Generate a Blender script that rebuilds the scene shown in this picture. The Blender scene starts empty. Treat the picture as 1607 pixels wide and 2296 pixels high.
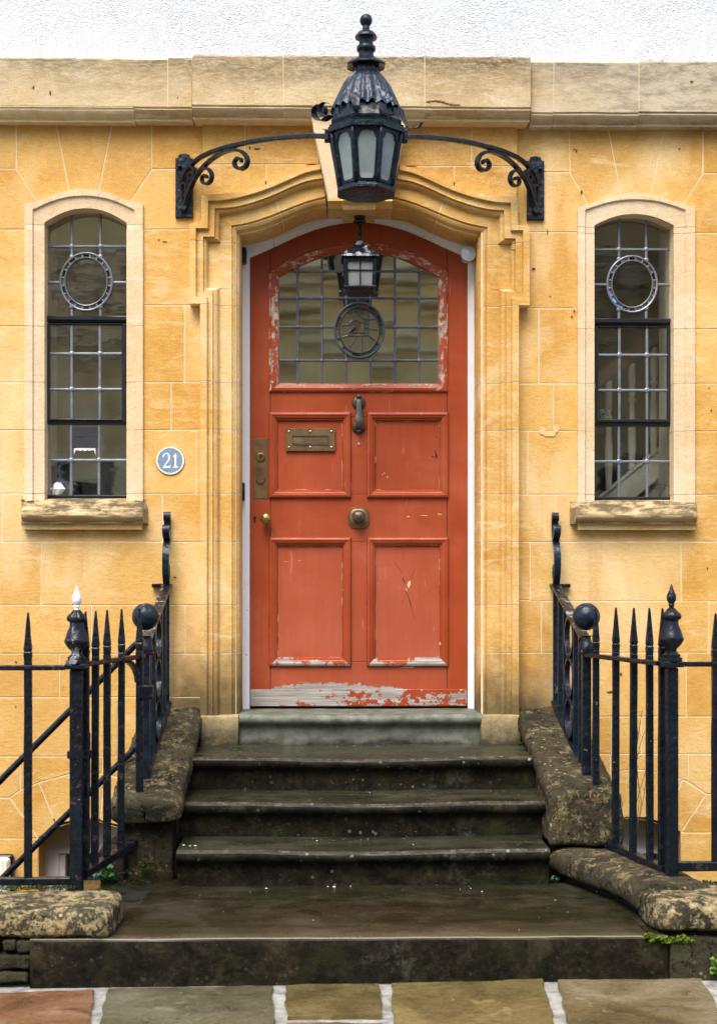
import bpy, bmesh, math, random
from mathutils import Vector, Matrix, noise as mn
random.seed(7)
R = math.radians
sc = bpy.context.scene
col = sc.collection

# ---------------------------------------------------------------- camera
D, ZC, FPX, YAW = 6.3, 1.23, 3150.0, math.atan(73.0/3150.0)
CXP, CYH, WPX = 803.5, 1328.0, 1607.0
cam_d = bpy.data.cameras.new('camera'); cam = bpy.data.objects.new('camera', cam_d); col.objects.link(cam)
cam.location = (0, -D, ZC); cam.rotation_euler = (R(90), 0, -YAW)
cam_d.sensor_fit = 'HORIZONTAL'; cam_d.sensor_width = 24.0; cam_d.lens = 24.0*FPX/WPX
cam_d.shift_x = 0.0; cam_d.shift_y = (CYH-1148.0)/WPX
cam_d.clip_start = 0.05; cam_d.clip_end = 2000
sc.camera = cam
cam_d.dof.use_dof = True; cam_d.dof.focus_distance = 6.35; cam_d.dof.aperture_fstop = 4.5
# ---------------------------------------------------------------- sky, sun, exposure
SUN_EL, SUN_AZ = R(58), R(200)      # azimuth clockwise from +Y
w = bpy.data.worlds.new('World'); sc.world = w; w.use_nodes = True
nt = w.node_tree; nt.nodes.clear()
sky = nt.nodes.new('ShaderNodeTexSky'); sky.sky_type = 'NISHITA'; sky.sun_disc = False
sky.sun_elevation = SUN_EL; sky.sun_rotation = SUN_AZ; sky.air_density = 1.0; sky.dust_density = 3.0; sky.ozone_density = 1.0
bg = nt.nodes.new('ShaderNodeBackground'); bg.inputs['Strength'].default_value = 0.15
wo = nt.nodes.new('ShaderNodeOutputWorld')
nt.links.new(sky.outputs[0], bg.inputs[0]); nt.links.new(bg.outputs[0], wo.inputs[0])
sd = bpy.data.lights.new('sun', 'SUN'); sun = bpy.data.objects.new('sun', sd); col.objects.link(sun)
sd.energy = 1.5; sd.angle = R(36); sd.color = (1.0, 0.95, 0.87)
_sv = Vector((math.sin(SUN_AZ)*math.cos(SUN_EL), math.cos(SUN_AZ)*math.cos(SUN_EL), math.sin(SUN_EL)))
sun.rotation_euler = _sv.to_track_quat('Z', 'Y').to_euler(); sun.location = (-3, -8, 12)
sc.view_settings.view_transform = 'Standard'; sc.view_settings.look = 'None'
sc.view_settings.gamma = 1.0; sc.view_settings.exposure = 1.28; sc.view_settings.use_curve_mapping = False
sc.render.engine = 'CYCLES'
sc.cycles.max_bounces = 8; sc.cycles.transparent_max_bounces = 16
sc.cycles.use_denoising = True

# ---------------------------------------------------------------- survey of the photograph -> metres
_cy, _sy = math.cos(YAW), math.sin(YAW)
def P(px, py, d=0.0):
    u = (px-CXP)/FPX; v = (CYH-py)/FPX
    dx = _sy+u*_cy; dy = _cy-u*_sy
    t = (D-d)/dy
    return Vector((t*dx, -d, ZC+t*v))
def PX(px, d=0.0): return P(px, CYH, d).x
def PZ(py, d=0.0, px=806): return P(px, py, d).z
XC = PX(806)
def mir(p): return Vector((2*XC-p[0], p[1], p[2]))

# ---------------------------------------------------------------- object helpers
ROOT = {}
def setp(o, label=None, cat=None, group=None, kind=None):
    if label: o['label'] = label
    if cat: o['category'] = cat
    if group: o['group'] = group
    if kind: o['kind'] = kind
    return o
def thing(name, label, cat, loc=(0,0,0), group=None):
    o = bpy.data.objects.new(name, None); col.objects.link(o); o.location = loc
    o.empty_display_size = 0.1
    ROOT[o.name] = Vector(loc)
    return setp(o, label, cat, group)
def off(p):
    v = Vector((0,0,0))
    while p is not None:
        v = v+p.location; p = p.parent
    return v
def O(name, vf, mat, parent=None, smooth=False, weld=True, label=None, auto=None):
    vs, fs = vf
    o_ = off(parent)
    # origin in the middle of the piece
    xs=[v[0] for v in vs]; ys=[v[1] for v in vs]; zs=[v[2] for v in vs]
    c = Vector(((min(xs)+max(xs))/2,(min(ys)+max(ys))/2,(min(zs)+max(zs))/2))
    me = bpy.data.meshes.new(name)
    me.from_pydata([Vector(v)-c for v in vs], [], [tuple(f) for f in fs])
    bm = bmesh.new(); bm.from_mesh(me)
    if weld: bmesh.ops.remove_doubles(bm, verts=bm.verts, dist=1e-5)
    bmesh.ops.recalc_face_normals(bm, faces=bm.faces)
    bm.to_mesh(me); bm.free()
    if smooth:
        me.polygons.foreach_set('use_smooth', [True]*len(me.polygons))
        if auto is not None:
            try: me.set_sharp_from_angle(angle=R(auto))
            except Exception: pass
    me.materials.append(mat)
    ob = bpy.data.objects.new(name, me); col.objects.link(ob)
    ob.location = c-o_
    if parent is not None: ob.parent = parent
    if label: ob['label'] = label
    return ob
def J(*vfs):
    V=[]; F=[]
    for vs, fs in vfs:
        n=len(V); V.extend(vs); F.extend([tuple(i+n for i in f) for f in fs])
    return V, F
def xf(vf, M): return [M@Vector(v) for v in vf[0]], vf[1]
def mv(vf, x=0, y=0, z=0): return [Vector((v[0]+x,v[1]+y,v[2]+z)) for v in vf[0]], vf[1]
def mirv(vf): return [mir(v) for v in vf[0]], vf[1]
def bev(vf, w, seg=1):
    bm=bmesh.new(); vv=[bm.verts.new(v) for v in vf[0]]
    for f in vf[1]:
        try: bm.faces.new([vv[i] for i in f])
        except ValueError: pass
    bmesh.ops.remove_doubles(bm, verts=bm.verts, dist=1e-6)
    bmesh.ops.recalc_face_normals(bm, faces=bm.faces)
    es=[e for e in bm.edges if len(e.link_faces)==2 and e.calc_face_angle(0)>R(25)]
    bmesh.ops.bevel(bm, geom=es, offset=w, segments=seg, affect='EDGES', profile=0.5, clamp_overlap=True)
    bm.verts.index_update(); bm.verts.ensure_lookup_table()
    r=([v.co.copy() for v in bm.verts],[tuple(v.index for v in f.verts) for f in bm.faces]); bm.free(); return r
def box(x0,x1,y0,y1,z0,z1,b=0.0,seg=1):
    vs=[Vector((x,y,z)) for x in (x0,x1) for y in (y0,y1) for z in (z0,z1)]
    fs=[(0,1,3,2),(4,6,7,5),(0,4,5,1),(2,3,7,6),(0,2,6,4),(1,5,7,3)]
    vf=(vs,fs)
    return bev(vf,b,seg) if b>0 else vf
def pbox(px0,px1,py0,py1,d,depth,b=0.0,seg=1,back=0.0):
    a=P(px0,py1,d); c=P(px1,py0,d)
    return box(a.x,c.x,-d,-d+depth,a.z,c.z,b,seg)
def inset(poly, g):
    n=len(poly); area=sum(poly[i][0]*poly[(i+1)%n][1]-poly[(i+1)%n][0]*poly[i][1] for i in range(n))
    s=1 if area>0 else -1; out=[]
    for i in range(n):
        a,b,c=Vector(poly[i-1][:2]),Vector(poly[i][:2]),Vector(poly[(i+1)%n][:2])
        e1=(b-a).normalized(); e2=(c-b).normalized()
        n1=Vector((-e1.y,e1.x))*s; n2=Vector((-e2.y,e2.x))*s
        k=1+n1.dot(n2)
        out.append(b+(n1+n2)*(g/max(k,0.25)))
    return out
def slab(poly, y, depth, ch=0.0, g=0.0):
    """stone face in the XZ plane: front face at y, chamfered arris, sides back to y+depth"""
    p0=inset(poly,g) if g else [Vector(p[:2]) for p in poly]
    p1=inset(p0,ch) if ch else p0
    n=len(p0); V=[Vector((p.x,y,p.y)) for p in p1]; F=[tuple(range(n))]
    if ch: V+=[Vector((p.x,y+ch,p.y)) for p in p0]
    V+=[Vector((p.x,y+depth,p.y)) for p in p0]
    for r in range(2 if ch else 1):
        for i in range(n):
            j=(i+1)%n; F.append((r*n+i,r*n+j,(r+1)*n+j,(r+1)*n+i))
    k=(2 if ch else 1)*n
    F.append(tuple(k+i for i in range(n))[::-1])
    return V,F
def loft(lines, closed=False, caps=False):
    n=len(lines[0]); V=[Vector(p) for l in lines for p in l]; F=[]
    m=len(lines)
    for a in range(m-1):
        for i in range(n-1 if not closed else n):
            j=(i+1)%n
            F.append((a*n+i,a*n+j,(a+1)*n+j,(a+1)*n+i))
    if caps:
        F.append(tuple(range(n))); F.append(tuple((m-1)*n+i for i in range(n)))
    return V,F
def lathe(prof, c, seg=24, axis='z', rot=0.0, lobes=0, amp=0.0, capped=True):
    V=[];F=[]; n=len(prof)
    for r,h in prof:
        for k in range(seg):
            a=rot+2*math.pi*k/seg
            rr=r*(1+amp*math.cos(lobes*a)) if lobes else r
            x,y=rr*math.cos(a),rr*math.sin(a)
            V.append(Vector((c[0]+x,c[1]+y,c[2]+h)) if axis=='z' else (Vector((c[0]+x,c[1]-h,c[2]+y)) if axis=='y' else Vector((c[0]+h,c[1]+x,c[2]+y))))
    for i in range(n-1):
        for k in range(seg):
            j=(k+1)%seg; F.append((i*seg+k,i*seg+j,(i+1)*seg+j,(i+1)*seg+k))
    if capped:
        F.append(tuple(range(seg))); F.append(tuple((n-1)*seg+k for k in range(seg)))
    return V,F
def crom(pts, n=4):
    """Catmull-Rom through pts"""
    out=[]; m=len(pts); dim=len(pts[0])
    for i in range(m-1):
        p0=pts[max(i-1,0)];p1=pts[i];p2=pts[i+1];p3=pts[min(i+2,m-1)]
        for k in range(n):
            t=k/n
            out.append(tuple(0.5*((2*p1[q])+(-p0[q]+p2[q])*t+(2*p0[q]-5*p1[q]+4*p2[q]-p3[q])*t*t+(-p0[q]+3*p1[q]-3*p2[q]+p3[q])*t**3) for q in range(dim)))
    out.append(tuple(pts[-1])); return out
def sweep(path, sec, up=Vector((0,0,1)), lat=None, taper=None, caps=True):
    """sweep closed section [(lateral, up)] along a path; frames from `lat` (fixed lateral) or from up"""
    path=[Vector(p) for p in path]; L=[]; n=len(path)
    for i,p in enumerate(path):
        t=(path[min(i+1,n-1)]-path[max(i-1,0)]).normalized()
        if lat is not None:
            l=Vector(lat); u=t.cross(l)
            u=u.normalized() if u.length>1e-6 else Vector((0,0,1))
        else:
            l=t.cross(up).normalized(); u=l.cross(t).normalized()
        k=taper(i/(n-1)) if taper else 1.0
        L.append([p+l*(a*k)+u*(b*k) for a,b in sec])
    return loft(L, closed=True, caps=caps)
def rect(w,h): return [(-w/2,-h/2),(w/2,-h/2),(w/2,h/2),(-w/2,h/2)]
def crect(w,h,c): return [(-w/2+c,-h/2),(w/2-c,-h/2),(w/2,-h/2+c),(w/2,h/2-c),(w/2-c,h/2),(-w/2+c,h/2),(-w/2,h/2-c),(-w/2,-h/2+c)]
def circ(r,n=8): return [(r*math.cos(2*math.pi*k/n),r*math.sin(2*math.pi*k/n)) for k in range(n)]
def tube(path,r,n=8): return sweep(path,circ(r,n),up=Vector((0.013,0.021,1)))
def sphere(c,r,seg=32,rings=20,sq=1.0):
    return lathe([(max(r*math.sin(math.pi*i/rings),1e-4),-r*sq*math.cos(math.pi*i/rings)) for i in range(rings+1)],c,seg)
def densify(path, step):
    path=[Vector(p) for p in path]; out=[]
    for a,b in zip(path[:-1],path[1:]):
        k=max(1,int((b-a).length/step))
        out+= [a.lerp(b,i/k) for i in range(k)]
    out.append(path[-1]); return out
def lump(vf, amp, freq, seed=0.0, amp2=0.0):
    V,F=vf; me=bpy.data.meshes.new('t'); me.from_pydata(V,[],[tuple(f) for f in F])
    bm=bmesh.new(); bm.from_mesh(me); bpy.data.meshes.remove(me)
    bmesh.ops.remove_doubles(bm, verts=bm.verts, dist=1e-5); bmesh.ops.recalc_face_normals(bm, faces=bm.faces); bm.normal_update()
    nv=[]
    for v in bm.verts:
        q=v.co*freq+Vector((seed,seed*1.7,-seed))
        k=mn.noise(q)*amp+mn.noise(q*3.1)*amp*0.45+mn.noise(q*8.0)*amp2
        nv.append(v.co+v.normal*k)
    bm.verts.index_update()
    r=(nv,[tuple(v.index for v in f.verts) for f in bm.faces]); bm.free(); return r
def grid_box(x0,x1,y0,y1,z0,z1,step,rnd=0.0):
    """box made of small quads, ready for lump()"""
    bm=bmesh.new(); V,F=box(x0,x1,y0,y1,z0,z1); vv=[bm.verts.new(v) for v in V]
    for f in F: bm.faces.new([vv[i] for i in f])
    if rnd>0: bmesh.ops.bevel(bm, geom=list(bm.edges), offset=rnd, segments=3, affect='EDGES', profile=0.5)
    for ax in range(3):
        lo,hi=((x0,x1),(y0,y1),(z0,z1))[ax]; k=int((hi-lo)/step)
        nrm=Vector([1 if q==ax else 0 for q in range(3)])
        for i in range(1,k):
            bmesh.ops.bisect_plane(bm, geom=list(bm.verts)+list(bm.edges)+list(bm.faces), plane_co=nrm*(lo+(hi-lo)*i/k), plane_no=nrm)
    bm.verts.index_update()
    r=([v.co.copy() for v in bm.verts],[tuple(v.index for v in f.verts) for f in bm.faces]); bm.free(); return r
# ---------------------------------------------------------------- materials
class G:
    def __init__(s, name):
        s.m=bpy.data.materials.new(name); s.m.use_nodes=True; s.t=s.m.node_tree; s.t.nodes.clear()
        s.out=s.n('ShaderNodeOutputMaterial'); s.b=s.n('ShaderNodeBsdfPrincipled'); s.t.links.new(s.b.outputs[0], s.out.inputs[0])
        s._pos=None
    def n(s,k): return s.t.nodes.new(k)
    def put(s,sock,v):
        if isinstance(v,bpy.types.NodeSocket): s.t.links.new(v,sock)
        elif v is not None:
            if isinstance(v,tuple) and len(v)==3 and sock.type=='RGBA': v=v+(1,)
            sock.default_value=v
    def pos(s):
        if s._pos is None: s._pos=s.n('ShaderNodeNewGeometry').outputs['Position']
        return s._pos
    def nrm(s): return s.n('ShaderNodeNewGeometry').outputs['True Normal']
    def map(s,sc_,loc=(0,0,0),rot=(0,0,0),v=None):
        q=s.n('ShaderNodeMapping'); s.put(q.inputs['Vector'],v or s.pos()); q.inputs['Scale'].default_value=sc_; q.inputs['Location'].default_value=loc; q.inputs['Rotation'].default_value=rot
        return q.outputs[0]
    def noise(s,scale,det=4,rough=0.55,v=None,dist=0.0):
        q=s.n('ShaderNodeTexNoise'); s.put(q.inputs['Vector'],v or s.pos()); q.inputs['Scale'].default_value=scale; q.inputs['Detail'].default_value=det; q.inputs['Roughness'].default_value=rough; q.inputs['Distortion'].default_value=dist
        return q.outputs['Fac']
    def vor(s,scale,v=None,feat='F1',out='Distance',rnd=1.0):
        q=s.n('ShaderNodeTexVoronoi'); q.feature=feat; s.put(q.inputs['Vector'],v or s.pos()); q.inputs['Scale'].default_value=scale; q.inputs['Randomness'].default_value=rnd
        return q.outputs[out]
    def ramp(s,f,stops,interp='LINEAR'):
        q=s.n('ShaderNodeValToRGB'); s.put(q.inputs[0],f); e=q.color_ramp; e.interpolation=interp
        while len(e.elements)<len(stops): e.elements.new(0.5)
        for el,(p,c) in zip(e.elements,stops):
            el.position=p; el.color=(c,c,c,1) if isinstance(c,(int,float)) else tuple(c)+(1,)
        return q.outputs[0]
    def step(s,f,a,b): return s.ramp(f,[(a,0.0),(b,1.0)])
    def mix(s,f,a,b,mode='MIX'):
        q=s.n('ShaderNodeMix'); q.data_type='RGBA'; q.blend_type=mode
        s.put(q.inputs[0],f); s.put(q.inputs[6],a); s.put(q.inputs[7],b); return q.outputs[2]
    def mth(s,op,a,b=None,c=None):
        q=s.n('ShaderNodeMath'); q.operation=op; s.put(q.inputs[0],a)
        if b is not None: s.put(q.inputs[1],b)
        if c is not None: s.put(q.inputs[2],c)
        return q.outputs[0]
    def xyz(s,i,v=None):
        q=s.n('ShaderNodeSeparateXYZ'); s.put(q.inputs[0],v or s.pos()); return q.outputs[i]
    def rng(s,f,a,b,c=0.0,d=1.0):
        q=s.n('ShaderNodeMapRange'); s.put(q.inputs[0],f); q.inputs[1].default_value=a; q.inputs[2].default_value=b; q.inputs[3].default_value=c; q.inputs[4].default_value=d; return q.outputs[0]
    def rand(s): return s.n('ShaderNodeObjectInfo').outputs['Random']
    def bump(s,h,st=0.3,dist=0.01,nrm=None):
        q=s.n('ShaderNodeBump'); s.put(q.inputs['Height'],h); q.inputs['Strength'].default_value=st; q.inputs['Distance'].default_value=dist
        if nrm is not None: s.put(q.inputs['Normal'],nrm)
        return q.outputs[0]
    def set(s,base=None,rough=None,metal=None,nrm=None,spec=None,**k):
        for nm,v in (('Base Color',base),('Roughness',rough),('Metallic',metal),('Normal',nrm),('Specular IOR Level',spec)): s.put(s.b.inputs[nm],v)
        for nm,v in k.items(): s.put(s.b.inputs[nm],v)
        return s.m
GREEN=(0.035,0.045,0.012)
def limestone(name, lo, mid, hi, pale, dirt=0.0, base_dirt=True, amt=1.0):
    g=G(name)
    r=g.rand()
    bed=g.noise(1.0,5,0.7,g.map((30,30,85),rot=(0,R(3),0)))           # fine bedding grain
    big=g.noise(2.4,5,0.62,dist=0.9)
    strk=g.noise(1.0,5,0.68,g.map((6,6,19),loc=(3,1,2),rot=(0,R(-7),0)),dist=1.1)
    c=g.ramp(big,[(0.28,lo),(0.5,mid),(0.72,hi)])
    c=g.mix(g.mth('MULTIPLY',g.step(r,0.2,1.0),0.45*amt),c,hi)
    c=g.mix(g.mth('MULTIPLY',g.step(g.mth('FRACT',g.mth('MULTIPLY',r,7.31)),0.4,1.0),0.40*amt),c,lo)
    c=g.mix(g.mth('MULTIPLY',g.mth('MULTIPLY',g.step(strk,0.52,0.70),g.step(g.noise(1.7,2),0.40,0.60)),0.75),c,pale)
    bl=g.noise(1.6,4,0.6,g.map((1,1,0.8),loc=(7,3,5)),dist=0.8)
    c=g.mix(g.mth('MULTIPLY',g.step(bl,0.50,0.70),0.70),c,pale)
    vs=g.noise(1.0,4,0.6,g.map((7,7,0.7),loc=(2,9,1)))
    c=g.mix(g.mth('MULTIPLY',g.step(vs,0.54,0.72),0.38),c,lo)
    c=g.mix(0.27,c,g.ramp(bed,[(0.25,(0.20,0.15,0.09)),(0.5,(0.5,0.5,0.5)),(0.75,(0.80,0.79,0.76))]),'OVERLAY')
    gr_=g.noise(190,2,0.6); c=g.mix(0.24,c,g.ramp(gr_,[(0.25,(0.15,0.12,0.08)),(0.5,(0.5,0.5,0.5)),(0.72,(0.86,0.86,0.84))]),'OVERLAY')
    pit=g.vor(38,g.map((1,1,1.8)))
    pm=g.mth('MULTIPLY',g.step(g.noise(7,2),0.60,0.72),g.ramp(pit,[(0.05,1.0),(0.16,0.0)]))
    c=g.mix(g.mth('MULTIPLY',pm,0.55),c,(0.16,0.08,0.03))
    # rare brown scars
    sc_=g.step(g.noise(5.2,4,0.7,g.map((1,1,2.2),loc=(11,0,4))),0.735,0.76)
    c=g.mix(g.mth('MULTIPLY',sc_,0.8),c,(0.10,0.045,0.015))
    z=g.xyz(2)
    if base_dirt:   # green-black staining that climbs from the steps
        e=g.mth('ADD',z,g.mth('MULTIPLY',g.noise(6,5,0.65),0.55))
        x=g.mth('ABSOLUTE',g.mth('SUBTRACT',g.xyz(0),XC))
        near=g.rng(g.mth('ADD',x,g.mth('MULTIPLY',g.noise(9,3),0.10)),0.84,1.02,1.0,0.0)
        m=g.mth('MULTIPLY',g.rng(e,1.0,1.30,1.0,0.0),near)
        c=g.mix(g.mth('MULTIPLY',m,0.85),c,(0.075,0.065,0.035))
    if dirt>0:      # lichen and soot on the weathered top of the cornice
        e=g.mth('ADD',z,g.mth('MULTIPLY',g.noise(1.0,5,0.65,g.map((3,3,9))),0.34))
        gx=g.rng(g.xyz(0),-1.2,1.5,0.75,1.0)
        m=g.mth('MULTIPLY',g.rng(e,DZ0+0.15,DZ1+0.15,0.0,1.0),gx)
        m=g.mth('MULTIPLY',m,g.step(g.noise(1.0,6,0.80,g.map((22,22,80),loc=(1,2,3),rot=(0,R(14),0))),0.33,0.56))
        c=g.mix(g.mth('MULTIPLY',m,dirt),c,(0.10,0.085,0.055))
        gr=g.mth('MULTIPLY',g.rng(g.mth('ADD',g.xyz(0),g.mth('MULTIPLY',big,0.6)),1.05,1.65,0.0,1.0),0.75)
        c=g.mix(gr,c,g.mix(g.step(g.noise(1.0,6,0.75,g.map((9,9,26),rot=(0,R(20),0))),0.45,0.62),(0.47,0.41,0.30),(0.22,0.20,0.15)))
    h=g.mth('ADD',g.mth('MULTIPLY',bed,0.6),g.mth('ADD',g.mth('MULTIPLY',g.noise(160,3,0.6),0.35),g.mth('MULTIPLY',g.noise(14,4),0.35)))
    h=g.mth('SUBTRACT',h,g.mth('MULTIPLY',g.mth('MAXIMUM',pm,sc_),0.8))
    return g.set(c,0.92,nrm=g.bump(h,0.55,0.006),spec=0.15)
DZ0,DZ1=PZ(215,0.1),PZ(120,0.1)
M={}
GA=(0.495,0.240,0.045); GB=(0.635,0.372,0.100); GC=(0.705,0.460,0.175); GP=(0.79,0.60,0.33)
M['stone']=limestone('honey limestone',GA,GB,GC,GP)
M['surround']=limestone('carved honey limestone',(0.505,0.250,0.050),(0.64,0.385,0.115),(0.71,0.475,0.19),(0.80,0.63,0.37))
M['pale']=limestone('pale limestone',(0.60,0.41,0.21),(0.66,0.49,0.29),(0.70,0.55,0.37),(0.74,0.63,0.47),amt=0.7,base_dirt=False)
M['cornice']=limestone('weathered cornice limestone',(0.44,0.31,0.15),(0.55,0.42,0.235),(0.60,0.48,0.30),(0.68,0.58,0.43),dirt=1.0,base_dirt=False,amt=0.8)
def sillmat():
    g=G('weathered sill limestone')
    c=g.ramp(g.noise(6,5,0.6),[(0.3,(0.46,0.32,0.15)),(0.7,(0.62,0.47,0.27))])
    nz=g.xyz(2,g.nrm())
    m=g.mth('MULTIPLY',g.step(g.noise(13,6,0.7,g.map((0.6,1,1.6))),0.40,0.56),g.rng(nz,-0.5,0.55,0.10,1.0))
    c=g.mix(g.mth('MULTIPLY',m,0.92),c,(0.075,0.062,0.036))
    ym=g.step(g.noise(40,3),0.66,0.72)
    c=g.mix(g.mth('MULTIPLY',g.mth('MULTIPLY',ym,m),0.8),c,(0.42,0.38,0.10))
    return g.set(c,0.9,nrm=g.bump(g.noise(60,5,0.7),0.7,0.006),spec=0.15)
M['sill']=sillmat()
def mortar():
    g=G('lime mortar'); c=g.ramp(g.noise(20,4),[(0.3,(0.66,0.50,0.28)),(0.7,(0.80,0.68,0.47))])
    return g.set(c,0.95,nrm=g.bump(g.noise(120,3),0.4,0.003),spec=0.1)
M['mortar']=mortar()
def render_white():
    g=G('white roughcast render')
    v=g.vor(95,g.map((1,1,1.4),v=None)); n1=g.noise(48,4,0.6); n2=g.noise(120,3,0.6)
    k=g.step(g.noise(9,3),0.35,0.7)
    h=g.mth('ADD',g.mth('MULTIPLY',g.ramp(v,[(0.0,1.0),(0.5,0.0)]),g.mth('ADD',0.3,g.mth('MULTIPLY',k,0.5))),g.mth('ADD',g.mth('MULTIPLY',n1,0.7),g.mth('MULTIPLY',n2,0.3)))
    c=g.ramp(g.noise(0.9,4),[(0.3,(0.575,0.60,0.635)),(0.7,(0.635,0.655,0.675))])
    zt=g.mth('ADD',g.xyz(2),g.mth('MULTIPLY',g.noise(14,5,0.7),0.05))
    stain=g.mth('MULTIPLY',g.rng(zt,PZ(135)+0.02,PZ(135)+0.055,1.0,0.0),g.step(g.noise(5,4),0.5,0.62))
    stain=g.mth('MULTIPLY',stain,g.rng(g.xyz(0),0.3,0.9,0.15,0.9))
    c=g.mix(stain,c,(0.30,0.31,0.12))
    return g.set(c,0.9,nrm=g.bump(h,0.8,0.009),spec=0.2)
M['roughcast']=render_white()
def iron(name, rust=0.5, grey=0.0, base=(0.0035,0.0062,0.0105)):
    g=G(name)
    big=g.noise(16,6,0.72); fine=g.noise(55,4,0.65); lumpy=g.vor(48,feat='SMOOTH_F1')
    c=g.mix(g.step(g.noise(17,3),0.42,0.7),base,tuple(k*1.9 for k in base))
    rm=g.mth('MULTIPLY',g.step(g.mth('ADD',g.mth('MULTIPLY',big,0.6),g.mth('MULTIPLY',g.noise(38,5,0.7),0.4)),0.625-0.085*rust,0.65-0.075*rust),min(1.0,rust*1.3))
    c=g.mix(rm,c,g.ramp(fine,[(0.3,(0.012,0.006,0.004)),(0.65,(0.075,0.026,0.011))]))
    if grey>0:
        gm=g.mth('MULTIPLY',g.step(g.noise(13,5,0.75,g.map((1.4,1.4,0.6),loc=(5,5,1))),0.63-0.1*grey,0.645-0.1*grey),1.0)
        c=g.mix(gm,c,g.ramp(g.noise(30,3),[(0.3,(0.10,0.12,0.15)),(0.7,(0.34,0.35,0.38))]))
    sp=g.step(g.noise(75,2,0.5),0.735,0.75)
    c=g.mix(g.mth('MULTIPLY',sp,0.5),c,(0.35,0.36,0.35))
    rough=g.mix(rm,g.ramp(fine,[(0.2,0.20),(0.8,0.42)]),(0.75,)*3)
    h=g.mth('ADD',g.mth('MULTIPLY',lumpy,0.8),g.mth('ADD',g.mth('MULTIPLY',big,0.7),g.mth('ADD',g.mth('MULTIPLY',fine,0.4),g.mth('MULTIPLY',rm,-0.35))))
    return g.set(c,rough,nrm=g.bump(h,0.6,0.007),spec=0.32)
M['iron']=iron('black painted iron',0.28)
M['iron_rust']=iron('rusty black painted iron',0.75)
M['iron_flake']=iron('flaking black painted iron',0.6,0.75)
M['iron_blue']=iron('blue black painted iron',0.1,base=(0.0055,0.011,0.019))
M['lantern']=iron('lantern iron',0.12,0.0,base=(0.004,0.0085,0.015))
def peel(name, topcol, under, m0, wood=True):
    g=G(name); n=g.mth('ADD',g.mth('MULTIPLY',g.noise(10,6,0.7),0.6),g.mth('MULTIPLY',g.noise(45,4,0.6),0.4))
    m=g.step(n,m0,m0+0.012)
    c=g.mix(m,topcol,g.ramp(g.noise(22,4),[(0.3,under[0]),(0.7,under[1])]))
    return g.set(c,0.6,nrm=g.bump(g.mth('SUBTRACT',g.noise(60,4),m),0.35,0.004))
M['white_finial']=peel('peeling white finial paint',(0.78,0.78,0.76),((0.25,0.25,0.26),(0.06,0.06,0.065)),0.60)
M['white_wood']=peel('chipped white joinery paint',(0.80,0.80,0.83),((0.42,0.40,0.38),(0.20,0.18,0.16)),0.625)
M['white_paint']=peel('white joinery paint',(0.78,0.78,0.78),((0.5,0.48,0.45),(0.3,0.28,0.25)),0.66)
RED=(0.345,0.060,0.017)
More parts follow.
